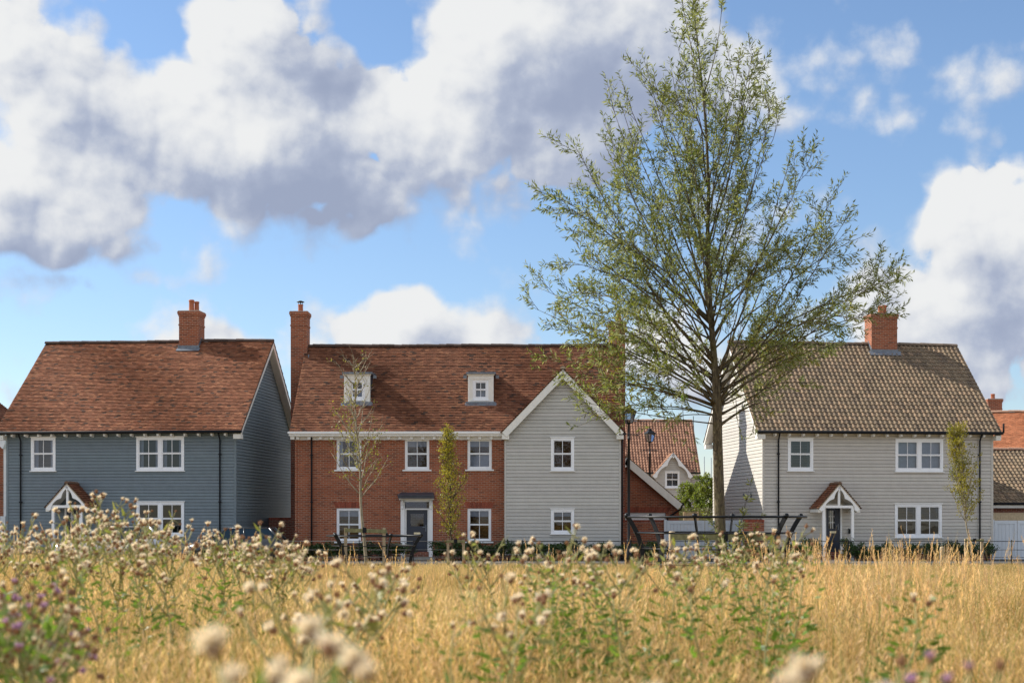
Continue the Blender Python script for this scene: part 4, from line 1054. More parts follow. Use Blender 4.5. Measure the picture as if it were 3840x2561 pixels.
# ------------------------------------------------------------------ estate railing
def railing(px0, px1, d0, label):
    a = W(px0,0,d0).x; b = W(px1,0,d0).x; r_ = thing('estate_railing', label, 'railing', (a, d0, 0)); L = b-a
    me = None; g_ = lambda x: gz(a+x, d0)
    for k, py in enumerate((2029,2061,2088,2113,2134)):
        q = MB(); z = W(0,py,d0).z+.0; q.tube([(0,0,z),(L,0,z)], .009 if k else .012, 6); q.build('rail', M['iron'], r_)
    x = .6
    while x < L:
        if me is None: q = MB(); q.box(-.012,-.022,-.1,.012,.022,1.0); me = q.mesh('post', M['iron'])
        link('post', me, r_, (x, -.0, 0)); x += 1.95
railing(1080, 4100, 51.0, 'low black estate railing with five thin rails along the road')

# ------------------------------------------------------------------ tree guards (round cradles of black steel)
def tree_guard(px, d0, rb, rt, ztop, base, nposts, ph, label, rings):
    c = W(px, 0, d0); r_ = thing('tree_guard', label, 'tree guard', (c.x, d0, base)); Ht = ztop-base
    def rad(z):
        q = z/Ht; return rb+(rt-rb)*max(0, (q-.10)/.90)**2.6
    for k in range(nposts):
        a = R(ph)+k*2*math.pi/nposts; q = MB(); ca, sa = math.cos(a), math.sin(a); T = Vector((-sa, ca, 0)); N_ = Vector((ca, sa, 0)); pr = []
        zs = [i*Ht/16 for i in range(17)]; 
        for i in range(16):
            p0 = N_*rad(zs[i])+Vector((0,0,zs[i])); p1 = N_*rad(zs[i+1])+Vector((0,0,zs[i+1]))
            tg = (p1-p0).normalized(); nn = T.cross(tg); hw_, hd = .016, .052
            pr.append((p0, nn)); 
        pr.append((N_*rad(Ht)+Vector((0,0,Ht)), nn))
        for (p0, n0), (p1, n1) in zip(pr, pr[1:]):
            A_ = [p0+T*hw_+n0*hd, p0-T*hw_+n0*hd, p0-T*hw_-n0*hd, p0+T*hw_-n0*hd]; B2 = [p1+T*hw_+n1*hd, p1-T*hw_+n1*hd, p1-T*hw_-n1*hd, p1+T*hw_-n1*hd]
            for i in range(4): q.face([A_[i], A_[(i+1) % 4], B2[(i+1) % 4], B2[i]])
        e = pr[-1][0]; q.lathe([(.0,-.06),(.05,-.045),(.062,0),(.05,.045),(.0,.06)], tuple(e+Vector((0,0,.005))), 10)
        q.build('guard_post', M['iron'], r_)
    for (zq, rr_) in rings:
        q = MB(); R_ = rad(zq*Ht)+.0; n = 64; q.tube([(R_*math.cos(2*math.pi*i/n), R_*math.sin(2*math.pi*i/n), zq*Ht) for i in range(n+1)], rr_, 8, cap=False); q.build('guard_ring', M['iron'], r_)
    return r_
tree_guard(2680, 33, 1.70, 2.10, 1.835, gz(4.7,33)-.05, 6, 10, 'large black steel cradle guard curving outwards round the willow', [(.985,.026),(.74,.017),(.50,.012),(.26,.012)])
tree_guard(1402, 44, 1.12, 1.47, 1.26, gz(-4.3,44)-.05, 5, 8, 'smaller black steel cradle guard round the sparse young tree', [(.98,.022),(.74,.014),(.50,.010),(.24,.010)])

def stakes(px0, px1, pyt, d0, label, rad, beam, round_=True, bmat='greenwood', tilt=0):
    a = W(px0, pyt, d0); b = W(px1, pyt, d0); g_ = gz(a.x, d0); r_ = thing('tree_stake', label, 'tree stake', (a.x, d0, g_)); L = b.x-a.x
    for x in (0, L):
        q = MB()
        if round_: q.lathe([(rad,-.3),(rad,a.z-g_),(rad*.8,a.z-g_+.03)], (x,0,0), 12)
        else: q.box(x-rad, -rad, -.3, x+rad, rad, a.z-g_)
        q.build('stake', M['wood'], r_)
    if beam:
        q = MB(); q.box(-.05, -rad-.035, a.z-g_-beam-.02+0, L+.05, -rad-.002, a.z-g_-.02)
        o = q.build('cross_beam', M[bmat], r_); o.rotation_euler = (0, tilt, 0)
    q = MB(); xm = L/2+.0; q.box(xm-.06, -rad-.05, a.z-g_-beam-.04, xm+.06, -rad-.036, a.z-g_+.01); q.build('rubber_strap', M['iron'], r_)
    return r_
stakes(2520, 2914, 1996, 33, 'two round timber stakes and a green stained beam bracing the willow', .075, .16)
stakes(1296, 1440, 1978, 44, 'square timber stakes with a slanting beam bracing the sparse young tree', .045, .12, False, tilt=R(1.5))
stakes(1680, 1738, 2022, 49.5, 'short timber stakes and beam at the foot of the columnar tree', .045, .09, False)
stakes(3622, 3682, 2019, 51.6, 'short timber stakes and beam at the foot of the vase shaped tree', .045, .09, False)
q = MB(); p = W(3533, 2048, 46); g_ = gz(p.x, 46); q.lathe([(.075,-.2),(.075,p.z-g_-.06),(.06,p.z-g_-.01),(.0,p.z-g_)], n=14); tag(q.build('timber_post', M['wood'], None, (p.x, 46, g_)), 'pale round topped timber post standing in front of the railing', 'post')

# ------------------------------------------------------------------ parked cars, mostly behind the thistles
def car(name, label, px0, px1, d0, Ht, paint, seed):
    a = W(px0,0,d0).x; b = W(px1,0,d0).x; L = b-a; r_ = thing(name, label, 'car', (a, d0, .012)); Wd = 1.75
    st = [(0,.42,.62,.0),(.04,.32,.74,0),(.14,.28,.88,0),(.24,.26,.95,0),(.30,.26,.97,.0),(.42,.26,.98,1),(.62,.26,.99,1),(.82,.26,1.0,1),(.94,.28,1.0,.0),(.98,.32,.9,0),(1.0,.42,.7,0)]
    V=[];Fs=[]
    for i,(q_,zl,zb,_) in enumerate(st):
        x=q_*L; w_=Wd/2*(1-.25*max(0,(.1-q_)/.1)**2-.18*max(0,(q_-.93)/.07)**2)
        V+=[(x,-w_*.9,zl),(x,-w_,zl+.12),(x,-w_*1.0,(zl+zb)/2+.05),(x,-w_*.93,zb),(x,0,zb+.03),(x,w_*.93,zb),(x,w_,(zl+zb)/2+.05),(x,w_,zl+.12),(x,w_*.9,zl)]
    n=9
    q=MB(); q.v=V
    for i in range(len(st)-1):
        for k in range(n):
            q.f.append((i*n+k,(i+1)*n+k,(i+1)*n+(k+1)%n,i*n+(k+1)%n)); q.c.append(None); q.sm.append(k!=8)
    q.f.append(tuple(range(n-1,-1,-1))); q.f.append(tuple((len(st)-1)*n+k for k in range(n))); q.c+=[None]*2; q.sm+=[False]*2
    q.build('body', paint, r_)
    # glasshouse
    zb=.985; zr=Ht; xs_=[.27*L,.42*L,.80*L,.955*L]; wb=.80; wt=.60
    bot=[(xs_[0],wb),(xs_[3],wb)]; q=MB()
    P=lambda x,w_,z,s: (x,s*w_,z)
    for s in (-1,1): q.face([P(xs_[0],wb,zb-.03,s),P(xs_[3],wb,zb-.03,s),P(xs_[2]+.05*L,wt,zr-.03,s),P(xs_[1],wt,zr-.03,s)])
    q.face([(xs_[0],-wb,zb-.03),(xs_[0],wb,zb-.03),(xs_[1],wt,zr-.03),(xs_[1],-wt,zr-.03)]); q.face([(xs_[3],-wb,zb-.03),(xs_[3],wb,zb-.03),(xs_[2]+.05*L,wt,zr-.03),(xs_[2]+.05*L,-wt,zr-.03)])
    q.build('windows', M['carglass'], r_)
    q=MB(); x1,x2=xs_[1],xs_[2]+.05*L
    q.v=[(x1-.03,-wt-.01,zr-.035),(x2+.03,-wt-.01,zr-.035),(x2+.03,wt+.01,zr-.035),(x1-.03,wt+.01,zr-.035),(x1+.2,-wt*.85,zr),(x2-.15,-wt*.85,zr-.01),(x2-.15,wt*.85,zr-.01),(x1+.2,wt*.85,zr)]
    for f in ((0,1,5,4),(1,2,6,5),(2,3,7,6),(3,0,4,7),(4,5,6,7)): q.f.append(f); q.c.append(None); q.sm.append(True)
    for s in (-1,1):
        q.tube([(xs_[0],s*wb,zb-.03),(x1,s*wt,zr-.03)],.03,6); q.tube([(xs_[3],s*wb,zb-.03),(x2,s*wt,zr-.03)],.05,6); q.tube([(x1,s*wt,zr-.03),(x2,s*wt,zr-.03)],.025,6); q.tube([(.6*L,s*(wb+.005),zb-.03),(.59*L,s*(wt+.005),zr-.03)],.03,6)
    q.build('roof', paint, r_)
    for x in (.18*L,.80*L):
        for s in (-1,1):
            q=MB(); Mx=Matrix.Translation((x,s*(Wd/2-.09),.31))@Matrix.Rotation(R(90),4,'X')
            q.lathe([(.2,-.09),(.30,-.09),(.32,-.05),(.32,.05),(.30,.09),(.2,.09)],n=22,M=Mx); wh=q.build('wheel',M['tyre'],r_)
            q=MB(); q.lathe([(.03,-.085),(.19,-.08),(.20,-.02),(.20,.02),(.19,.08),(.03,.085)],n=14,M=Mx); q.build('rim',M['lead'],wh)
    for s in (-1,1):
        q=MB(); q.box(.035*L,s*.62-.14,.62,.06*L,s*.62+.14,.74); q.build('headlight',M['glass2'],r_)
        q=MB(); q.box(.28*L,s*.92-.08,.98,.30*L,s*.92+.08,1.1); q.build('wing_mirror',paint,r_)
    return r_
M['tyre'] = mat_simple('tyre_rubber', (.02,.02,.02), .9); M['glass2'] = mat_simple('headlight_lens', (.6,.62,.65), .15)
m, t, b = newmat('car_glass'); b.inputs['Base Color'].default_value = (.015,.03,.035,1); b.inputs['Roughness'].default_value = .04; b.inputs['Specular IOR Level'].default_value = .9; M['carglass'] = m
def carpaint(n, c):
    m, t, b = newmat(n); b.inputs['Base Color'].default_value = (*c,1); b.inputs['Roughness'].default_value = .3; b.inputs['Metallic'].default_value = .5; b.inputs['Coat Weight'].default_value = 1; return m
car('parked_car', 'silver hatchback parked before the blue house, mostly hidden by thistles', 210, 640, 53.7, 1.47, carpaint('silver_paint', (.45,.46,.48)), 1)
car('parked_car', 'black hatchback parked before the gap beside the blue house, behind thistles', 712, 1075, 53.8, 1.42, carpaint('black_paint', (.02,.022,.025)), 2)

# ------------------------------------------------------------------ trees
class LeafBuf:
    """collects leaves as narrow four-sided blades"""
    def __init__(s): s.V = []; s.T = []
    def leaf(s, p, d, n, L, wd, tint=(1,1,1)):
        d = Vector(d); d.normalize(); x = d.cross(Vector(n))
        if x.length < 1e-4: x = d.cross(Vector((1,.3,.2)))
        x.normalize(); p = Vector(p)
        s.V += [tuple(p), tuple(p+d*L*.42+x*wd), tuple(p+d*L), tuple(p+d*L*.42-x*wd)]; s.T.append(tint)
    def mesh(s, name, mat):
        n = len(s.T); return npmesh(name, s.V, np.arange(n*4).reshape(n, 4), mat, s.T)
def rv(r): 
    v = Vector((r.gauss(0,1), r.gauss(0,1), r.gauss(0,1))); return v.normalized()
def lerp_tab(tab, y):
    if y <= tab[0][0]: return tab[0][1:]
    for a, b in zip(tab, tab[1:]):
        if y <= b[0]:
            k = (y-a[0])/(b[0]-a[0]); return tuple(a[i]+(b[i]-a[i])*k for i in range(1, len(a)))
    return tab[-1][1:]

def bez(p0, p1, p2, n):
    return [p0*(1-t)**2 + p1*2*t*(1-t) + p2*t*t for t in [i/n for i in range(n+1)]]

def willow():
    r = random.Random(5); d0 = 33.0; K = 3840/2351
    root = thing('willow_tree', 'tall slender leafed willow rising out of the large black steel guard', 'tree', (W(2711,0,d0).x, d0, gz(4.8, d0)))
    o = Vector(root.location); bark = MB(); twg = MB(); lb = LeafBuf()
    ax = [(2711,2150),(2703,1980),(2698,1800),(2692,1640),(2688,1500),(2678,1380),(2668,1250),(2660,1100),(2655,900),(2660,700),(2650,500),(2630,300),(2610,140),(2600,40)]
    A = [W(px, py, d0)-o + Vector((0, .12*math.sin(i*.9), 0)) for i, (px, py) in enumerate(ax)]
    rad = [.145,.128,.120,.112,.106,.082,.068,.056,.046,.038,.028,.018,.010,.004]
    bark.tube(A, rad, 14)
    tab = [(5,1560,1640),(30,1500,1700),(120,1435,1730),(190,1420,1780),(250,1375,1775),(340,1270,1870),(400,1250,1900),(455,1235,1930),(540,1260,1990),(610,1250,2070),(700,1210,2070),(760,1255,1990),(860,1290,1900),(940,1310,1780),(985,1480,1700)]
    def axis(z):
        for a, b in zip(A, A[1:]):
            if z <= b.z: k = (z-a.z)/(b.z-a.z); return a+(b-a)*k
        return A[-1]
    def half(z):   # left and right reach at this height
        py = (H-(z+o.z))*F/d0+HY; l, rr = lerp_tab(tab, py/K); c = axis(max(z, 0)).x+o.x
        return c-W(l*K,0,d0).x, W(rr*K,0,d0).x-c
    zt_ = A[-1].z; fork = A[4].z
    def spray(p, d, L, n, tone):
        """a leafy twig"""
        pts = [p]; dd = Vector(d).normalized(); q = p.copy()
        for i in range(4):
            dd = (dd+rv(r)*.16+Vector((0,0,.05))).normalized(); q = q+dd*L/4; pts.append(q)
        twg.tube(pts, [.0055,.0045,.0035,.0025,.0015], 3, cap=False)
        for i in range(n):
            k = .12+.88*i/n; j = min(3, int(k*4)); f = k*4-j; pp = pts[j]+(pts[j+1]-pts[j])*f; tg = (pts[j+1]-pts[j]).normalized()
            sd = rv(r); sd = (sd-tg*sd.dot(tg)).normalized(); ld = (tg*.75+sd*.75+Vector((0,0,-.12))).normalized()
            lb.leaf(pp, ld, rv(r), .095+.065*r.random(), .0115+.006*r.random(), tone)
    def branch(pts, r0, r1, level, dens=1.0):
        n = len(pts)-1; L = sum((pts[i+1]-pts[i]).length for i in range(n))
        (bark if level == 0 else twg).tube(pts, [r0+(r1-r0)*(i/n)**.8 for i in range(n+1)], 7 if level == 0 else 4)
        s_ = 0; step = .145 if level == 0 else .085
        m_ = int(L/step)
        for i in range(m_):
            k = (i+.5+r.random()*.4)/m_
            if k < (.22 if level == 0 else .15): continue
            if r.random() > dens: continue
            j = min(n-1, int(k*n)); p = pts[j]+(pts[j+1]-pts[j])*(k*n-j); tg = (pts[j+1]-pts[j]).normalized()
            sd = rv(r); sd = (sd-tg*sd.dot(tg)); sd.normalize()
            tone_ = .75+.5*r.random(); warm = smooth(4.0, 1.0, p.z-fork); tone = (tone_*(1+.9*warm*r.random()), tone_*(1+.55*warm*r.random()), tone_)
            if level == 0:
                if r.random() < .55:
                    Ls = (.45+.75*r.random())*(1.1-.5*k)
                    e = p+(tg*.8+sd*.62+Vector((0,0,.12))).normalized()*Ls; mid = (p+e)/2+tg*.06*Ls+rv(r)*.04
                    hl, hr = half(e.z); hh = hr if e.x > axis(max(e.z,.1)).x else hl
                    if abs(e.x-axis(max(e.z,.1)).x) > hh*1.06+.1: continue
                    branch(bez(p, mid, e, 4), max(.006, r0*.28*(1-k*.6)), .003, 1)
                else: spray(p, tg*.8+sd*.7, .22+.25*r.random(), 7+int(5*r.random()), tone)
            else: spray(p, tg*.8+sd*.7, .16+.24*r.random(), 6+int(6*r.random()), tone)
        spray(pts[-1], pts[-1]-pts[-2], .35, 12, (1,1,1))
    # main limbs: tips spread over the outline of the crown
    N = 72
    for i in range(N):
        q = (i+.5)/N; z = fork+.3+(zt_-fork-1.2)*(q**.95) + r.uniform(-.15,.15)
        ph = i*2.39996+r.uniform(-.3,.3); hl, hr = half(z); ca = math.cos(ph); ca = math.copysign(abs(ca)**.6, ca); reach = (hr if ca > 0 else hl)
        rr = r.choice((.96,.92,.86,.70)) if abs(ca) > .5 else r.choice((.9,.7,.5))
        dep = .5*(hl+hr)*.85
        tip = Vector((axis(z).x+ca*reach*rr, axis(z).y+math.sin(ph)*dep*rr, z)); rad_ = math.hypot(ca*reach*rr, math.sin(ph)*dep*rr)
        za = max(fork-.12+r.random()*2.3, z-rad_*r.uniform(1.7,2.7)-.5); p0 = axis(za)
        if z-za < .35*rad_: za = max(fork-.15, z-rad_*r.uniform(.35,.8)); p0 = axis(za)
        mid = p0.lerp(tip, .5)+Vector(((tip.x-p0.x)*.05, 0, -.05*rad_ if z-za > rad_ else .16*rad_))
        pts = bez(p0, mid, tip, 9)
        for k in range(1, 9): pts[k] = pts[k]+rv(r)*.035
        th = .010+.0095*math.sqrt((tip-p0).length)
        branch(pts, th*(1.0 if za < 5 else .8), .005, 0, .60)
    # hand placed limbs that read in the outline
    for (a_, mdl, b_, th) in (((2692,1560),(2850,1480),(3050,1330),.036),((2690,1500),(2480,1330),(2080,1190),.040),((2694,1600),(2820,1500),(2900,1500),.042),((2690,1480),(2960,1330),(3320,1020),.028),((2690,1470),(3000,1300),(3330,1130),.024),((2690,1520),(2420,1450),(2120,1420),.026),((2692,1560),(2500,1500),(2300,1560),.020),((2692,1590),(2420,1560),(2170,1500),.018),((2690,1500),(2380,1330),(2010,1160),.030),((2690,1530),(2400,1400),(2070,1330),.026),((2690,1540),(2360,1420),(2040,1400),.022),((2692,1560),(2440,1470),(2180,1590),.020),((2692,1560),(2540,1540),(2440,1600),.016),((2690,1480),(2450,1250),(2030,1060),.030)):
        dy = r.uniform(-.5,.5); pts = bez(W(*a_, d0)-o, W(*mdl, d0)-o+Vector((0,dy,0)), W(*b_, d0)-o+Vector((0,dy*2,0)), 9); branch(pts, th, .004, 0, .55)
    # upper limbs splitting from the leader
    for k in range(12):
        z = r.uniform(6.5, 11.5); p0 = axis(z); ph = r.random()*6.28; e = axis(min(zt_, z+r.uniform(1.5,2.4)))+Vector((math.cos(ph), math.sin(ph), 0))*r.uniform(.35,.7)
        branch(bez(p0, p0.lerp(e,.5)+Vector((math.cos(ph),math.sin(ph),0))*.15, e, 6), .018, .003, 0, .6)
    branch(A[-4:], .02, .003, 1)
    # water shoots at the foot
    for (bx, by, tx, ty) in ((2740,2120,2830,1760),(2750,2130,2800,1830),(2760,2120,2870,1905),(2735,2100,2690,1990),(2760,2080,2840,1990),(2690,2000,2640,1920),(2700,2100,2630,2010),(2755,2135,2850,2040),(2748,2120,2780,1950)):
        p = W(bx, by, d0)-o+Vector((0,-.1,0)); e = W(tx, ty, d0-.2)-o; m2 = p.lerp(e,.5)+rv(r)*.06; pts = bez(p, m2, e, 6); twg.tube(pts, [.007,.006,.005,.004,.004,.003,.002], 4)
        for i in range(1, 6):
            for _ in range(3): spray(pts[i], (pts[i+1]-pts[i]).normalized()+rv(r)*.6, .14, 4, (1.5,1.35,1))
    for (bx, by, tx, ty) in ((2560,1520,2600,1700),(2600,1560,2640,1830),(2480,1500,2570,1660),(2760,1500,2790,1640),(2830,1480,2820,1620)):   # hanging twigs
        p = W(bx, by, d0)-o; e = W(tx, ty, d0)-o; pts = bez(p, Vector((p.x+(e.x-p.x)*.1, p.y, e.z+.1)), e, 6); twg.tube(pts, [.008,.006,.005,.004,.004,.003,.002], 4)
        for i in range(1, 6): spray(pts[i], (pts[i+1]-pts[i]).normalized()+rv(r)*.6, .16, 4, (1.2,1.2,1))
    bark.build('trunk', M['bark'], root); twg.build('branches', M['twig'], root); link('crown', lb.mesh('crown', M['willow']), root)
    print('willow leaves', len(lb.T))
willow()

def small_tree(name, label, px, pyb, pyt, d0, spread, zlow, nlimb, leafn, mat, barkm, th, up=2.2, seed=1, lean=0, leafL=.05, colw=None, bare=.0, top_bare=False):
    r = random.Random(seed); b = W(px, pyb, d0); g_ = gz(b.x, d0); root = thing(name, label, 'tree', (b.x, d0, g_)); T_ = W(px+lean, pyt, d0); Ht = T_.z-g_; dx = T_.x-b.x
    bark = MB(); twg = MB(); lb = LeafBuf()
    n = 12; A = [Vector((dx*(i/n)+.03*math.sin(i*1.3), .03*math.cos(i*1.7), Ht*i/n)) for i in range(n+1)]; bark.tube(A, [th*(1-(i/n)**1.1*.93) for i in range(n+1)], 8)
    def leaves(p, tg, m_):
        for _ in range(m_):
            q = p+rv(r)*.07; k = .7+.6*r.random(); lb.leaf(q, (tg+rv(r)*1.2), rv(r), leafL*(.7+.6*r.random()), leafL*.33, (k,k*r.uniform(.85,1.05),k))
    for i in range(nlimb):
        q = (i+r.random()*.8)/nlimb; z = Ht*(zlow+(1-zlow)*q*.93); k = z/Ht*n; j = min(n-1, int(k)); p = A[j]+(A[j+1]-A[j])*(k-j)
        sp = spread*(colw(q) if colw else (1-q)**.7+.12)*(.6+.6*r.random()); ph = i*2.4+r.random()
        e = p+Vector((math.cos(ph)*sp, math.sin(ph)*sp, sp*up*(.6+.5*r.random()))); 
        if e.z > Ht: e.z = Ht-.1*r.random()
        m2 = p.lerp(e,.45)+Vector((math.cos(ph),math.sin(ph),0))*sp*.18; pts = bez(p, m2, e, 6)
        for kk in range(1, 6): pts[kk] = pts[kk]+rv(r)*.025
        twg.tube(pts, [th*.30*(1-kk/6.5)+.003 for kk in range(7)], 4)
        for kk in range(1, 7):
            for _ in range(2):
                tg = (pts[kk]-pts[kk-1]).normalized(); pp = pts[kk-1]+(pts[kk]-pts[kk-1])*r.random(); sd = rv(r); L = .12+.3*r.random()*sp
                e2 = pp+(tg+sd*.8).normalized()*L*1.3; twg.tube([pp, pp.lerp(e2,.5)+rv(r)*.02, e2], [.006,.004,.002], 3)
                if top_bare and z/Ht > .62 and r.random() < .8: continue
                if r.random() > bare: leaves(e2, tg, leafn); leaves(pp.lerp(e2,.5), tg, leafn//2)
    bark.build('trunk', M[barkm], root); twg.build('branches', M['twig' if barkm != 'palebark' else 'palebark'], root); link('crown', lb.mesh('crown', M[mat]), root); return root
small_tree('young_tree', 'sparse half bare young tree in front of the left dormer of the brick house', 1372, 2120, 1325, 44, .95, .34, 36, 3, 'ylw2', 'palebark', .055, 1.6, 3, lean=-50, leafL=.075, bare=.35, top_bare=True, colw=lambda q: 1-.55*q)
small_tree('columnar_tree', 'narrow yellow green columnar tree beside the navy front door of the brick house', 1697, 2110, 1592, 49.5, .54, .20, 50, 5, 'ylw', 'twig', .035, 1.8, 4, lean=-20, leafL=.06, colw=lambda q: .45+.75*math.sin(math.pi*min(1, q/.55)) if q < .5 else .50*(1-q)+.22)
small_tree('vase_shaped_tree', 'young yellow green vase shaped tree before the right end of the grey house', 3648, 2115, 1602, 51.5, .56, .30, 44, 8, 'ylw', 'palebark', .038, 3.0, 7, lean=-70, leafL=.06, bare=.05, colw=lambda q: 1.0-.62*q)
small_tree('garden_tree', 'bushy lime green tree behind the brick garage and trellis', 2592, 2000, 1815, 76, .85, .25, 34, 9, 'lime', 'twig', .06, .9, 8, leafL=.11, colw=lambda q: 1.05-.6*q)
small_tree('garden_tree', 'bushy lime green tree between the trellis fence and the willow trunk', 2652, 2000, 1790, 74, .70, .25, 34, 9, 'lime', 'twig', .06, 1.0, 9, leafL=.11, colw=lambda q: 1.05-.6*q)

# ------------------------------------------------------------------ shrubs along the house fronts
def shrub_mesh(seed, n=900):
    r = random.Random(seed); lb = LeafBuf(); cl = [(Vector((r.uniform(-.32,.32), r.uniform(-.22,.22), r.uniform(.25,.75))), r.uniform(.14,.24)) for _ in range(13)]
    for i in range(n):
        c, q = r.choice(cl); p = c+rv(r)*q*(r.random()**.4); p.z = max(.03, p.z)
        k = .6+.8*r.random(); lb.leaf(p, (rv(r)+Vector((0,0,.5))), rv(r), .085, .024, (k,k,k*.9))
    st = MB()
    for i in range(7): a = r.random()*6.28; st.tube([(0,0,0),(math.cos(a)*.1,math.sin(a)*.1,.3),(math.cos(a)*.25,math.sin(a)*.18,.7)], [.012,.009,.005], 4)
    return lb.mesh('foliage', M['hedge']), st.mesh('stems', M['twig'])
SM = [shrub_mesh(i) for i in range(4)]
def shrub(px, pyt, d0, label, sx=1.0, group='low evergreen shrubs along the house fronts'):
    a = W(px, pyt, d0); r_ = thing('evergreen_shrub', label, 'shrub', (a.x, d0, .09), rng.random()*6, group); f, s_ = rng.choice(SM); k = (a.z-.09)/.95
    o = link('foliage', f, r_); o.scale = (sx, sx, k); o = link('stems', s_, r_); o.scale = (sx, sx, k)
lb1 = 'dark green leafy shrub in the low hedge below the brick house'
for px in range(1085, 1520, 43): shrub(px, 2032+rng.randint(-10, 12), 56.2, lb1)
for px in range(1648, 1890, 42): shrub(px, 2030+rng.randint(-10, 12), 56.2, lb1)
lb2 = 'dark green leafy shrub in the hedge below the pale gabled bay'
for px in range(1905, 2480, 41): shrub(px, 2026+rng.randint(-9, 12), 55.7, lb2)
lb3 = 'dark green leafy shrub in the row below the grey house'
for px, py in ((2830,2038),(2880,2046),(2925,2040),(2965,2034),(3010,2025),(3030,2040),(3215,2030),(3245,2046),(3290,2040),(3330,2028),(3375,2040),(3430,2024),(3475,2030),(3520,2034),(3560,2022),(3600,2026),(3650,2030),(3700,2028)): shrub(px, py, 55.5, lb3, .9)
shrub(3052, 2004, 55.8, 'taller dark green shrub left of the grey house porch', 1.05, None)
shrub(3182, 2008, 55.9, 'dark green bushy plant tucked between the grey house door and the right porch post', .7, None)

# ------------------------------------------------------------------ meadow grass (one object of scattered tufts)
def tuft(seed, n, h0, h1, rad, green=0.0, pan=1.0, stalk=False, tone=(1,1,1)):
    r = random.Random(seed); V = []; Fc = []; T = []
    def strip(pts, ws, tint):
        b = len(V); a = r.random()*3.14; side = Vector((math.cos(a), math.sin(a), 0))
        for p, w_ in zip(pts, ws): V.append(tuple(p-side*w_)); V.append(tuple(p+side*w_))
        for i in range(len(pts)-1): Fc.append((b+2*i, b+2*i+1, b+2*i+3, b+2*i+2)); T.append(tint)
    for _ in range(n):
        a = r.random()*6.28; q = rad*math.sqrt(r.random()); p = Vector((q*math.cos(a), q*math.sin(a), -.03)); h = r.uniform(h0, h1)
        ln = Vector((r.gauss(0,.12)+.05, r.gauss(0,.12), 0))*h; k = r.uniform(.7,1.3)
        g_ = r.random() < green; col = (k*.42, k*.66, k*.45) if g_ else (k*tone[0], k*tone[1]*r.uniform(.93,1.05), k*tone[2]*r.uniform(.8,1.1))
        dark = (col[0]*.66, col[1]*.68, col[2]*.5)
        P3 = [p, p+ln*.25+Vector((0,0,h*.45)), p+ln*.6+Vector((0,0,h*.8)), p+ln*1.0+Vector((0,0,h))]
        w0 = .0022 if not g_ else .0040
        strip(P3, [w0, w0*.8, w0*.6, w0*.3], dark)
        if g_ or r.random() < .25: continue
        nsp = int((9 if not stalk else 22)*pan)
        for i in range(nsp):   # open seed head
            f = .60+.40*i/nsp if not stalk else .70+.30*i/nsp; j = 2 if f > .8 else 1; t0 = (f-.8)/.2 if f > .8 else (f-.45)/.35
            c = P3[j].lerp(P3[j+1], max(0, min(1, t0))); L = (.045 if not stalk else .055)*(1.35-f)*1.9*r.uniform(.6,1.2)
            aa = r.random()*6.28; dr_ = Vector((math.cos(aa)*.6, math.sin(aa)*.6, .8))
            if stalk: dr_ = Vector((math.cos(aa)*.3, math.sin(aa)*.3, .95))
            e = c+dr_*L; m_ = c.lerp(e,.55); lt = (col[0]*1.12, col[1]*1.08, col[2]*1.05)
            wv = .0024 if not stalk else .0036
            strip([c, m_, e], [.0006, wv, .0005], lt)
    return npmesh('tuft', V, Fc, M['grass'], T)
tc_ = bpy.data.collections.new('tuft_library')
def lib(me, i):
    o = bpy.data.objects.new('tuft_%02d' % i, me); tc_.objects.link(o)
specs = [(1,50,.50,.80,.16,.12,1,False),(2,50,.54,.86,.16,.10,1,False),(3,46,.45,.82,.17,.22,1,False),(4,50,.52,.78,.16,.05,1.1,False),
         (5,44,.40,.70,.15,.70,.8,False),(6,44,.35,.64,.15,.85,.8,False),(7,5,.95,1.25,.10,.0,1,True),(8,4,.90,1.2,.10,.0,1,True),(9,52,.10,.26,.20,.35,.6,False),(10,52,.12,.30,.20,.2,.6,False),(11,48,.42,.74,.16,.15,1,False,(.66,.58,.48)),(12,46,.55,.88,.16,.04,1.2,False,(1.12,1.14,1.18))]
for i, sp_ in enumerate(specs): lib(tuft(*sp_), i)
rg = random.Random(77); pts = []
def pn(x, y): return math.sin(x*1.1+1.7*math.sin(y*.5))*math.sin(y*.8+1.3*math.sin(x*.7+2))+.5*math.sin(x*2.9+y*2.1)
for (d0, d1, den) in ((3.2,6,15),(6,10,17),(10,16,13),(16,24,10),(24,34,7),(34,50.6,6)):
    area = .42*(d1*d1-d0*d0)*2; 
    for _ in range(int(area*den)):
        y = math.sqrt(rg.uniform(d0*d0, d1*d1)); x = rg.uniform(-.42, .42)*y*1.0+rg.uniform(-.6,.6)
        gq = pn(x, y); 
        hn = 1+.13*math.sin(x*.9+y*.35+1.3*math.sin(y*.6))
        tn = math.sin(x*1.9+1.1*math.sin(y*.9))*math.sin(y*1.2+x*.5)
        if y < 24 and abs(tn) > .55 and rg.random() < .6: k = 10 if tn > 0 else 11; sc_ = rg.uniform(.8,1.15)*hn*(1-.34*smooth(8,19,y))
        elif y < 24: k = rg.choice((0,1,2,3)) if (gq < .7 or rg.random() < .6) and rg.random() > .14*smooth(7, 4, y) else rg.choice((4,5,2)); sc_ = rg.uniform(.8,1.15)*hn*(1-.34*smooth(8,19,y))
        elif y < 30: k = rg.choice((0,1,2,3,8,9)); sc_ = rg.uniform(.35,.6)
        else: k = rg.choice((8,9,9)); sc_ = rg.uniform(.7,1.2)
        pts.append((x, y, gz(x, y)-.02, k, sc_, rg.random()*6.28, rg.gauss(0,.06)))
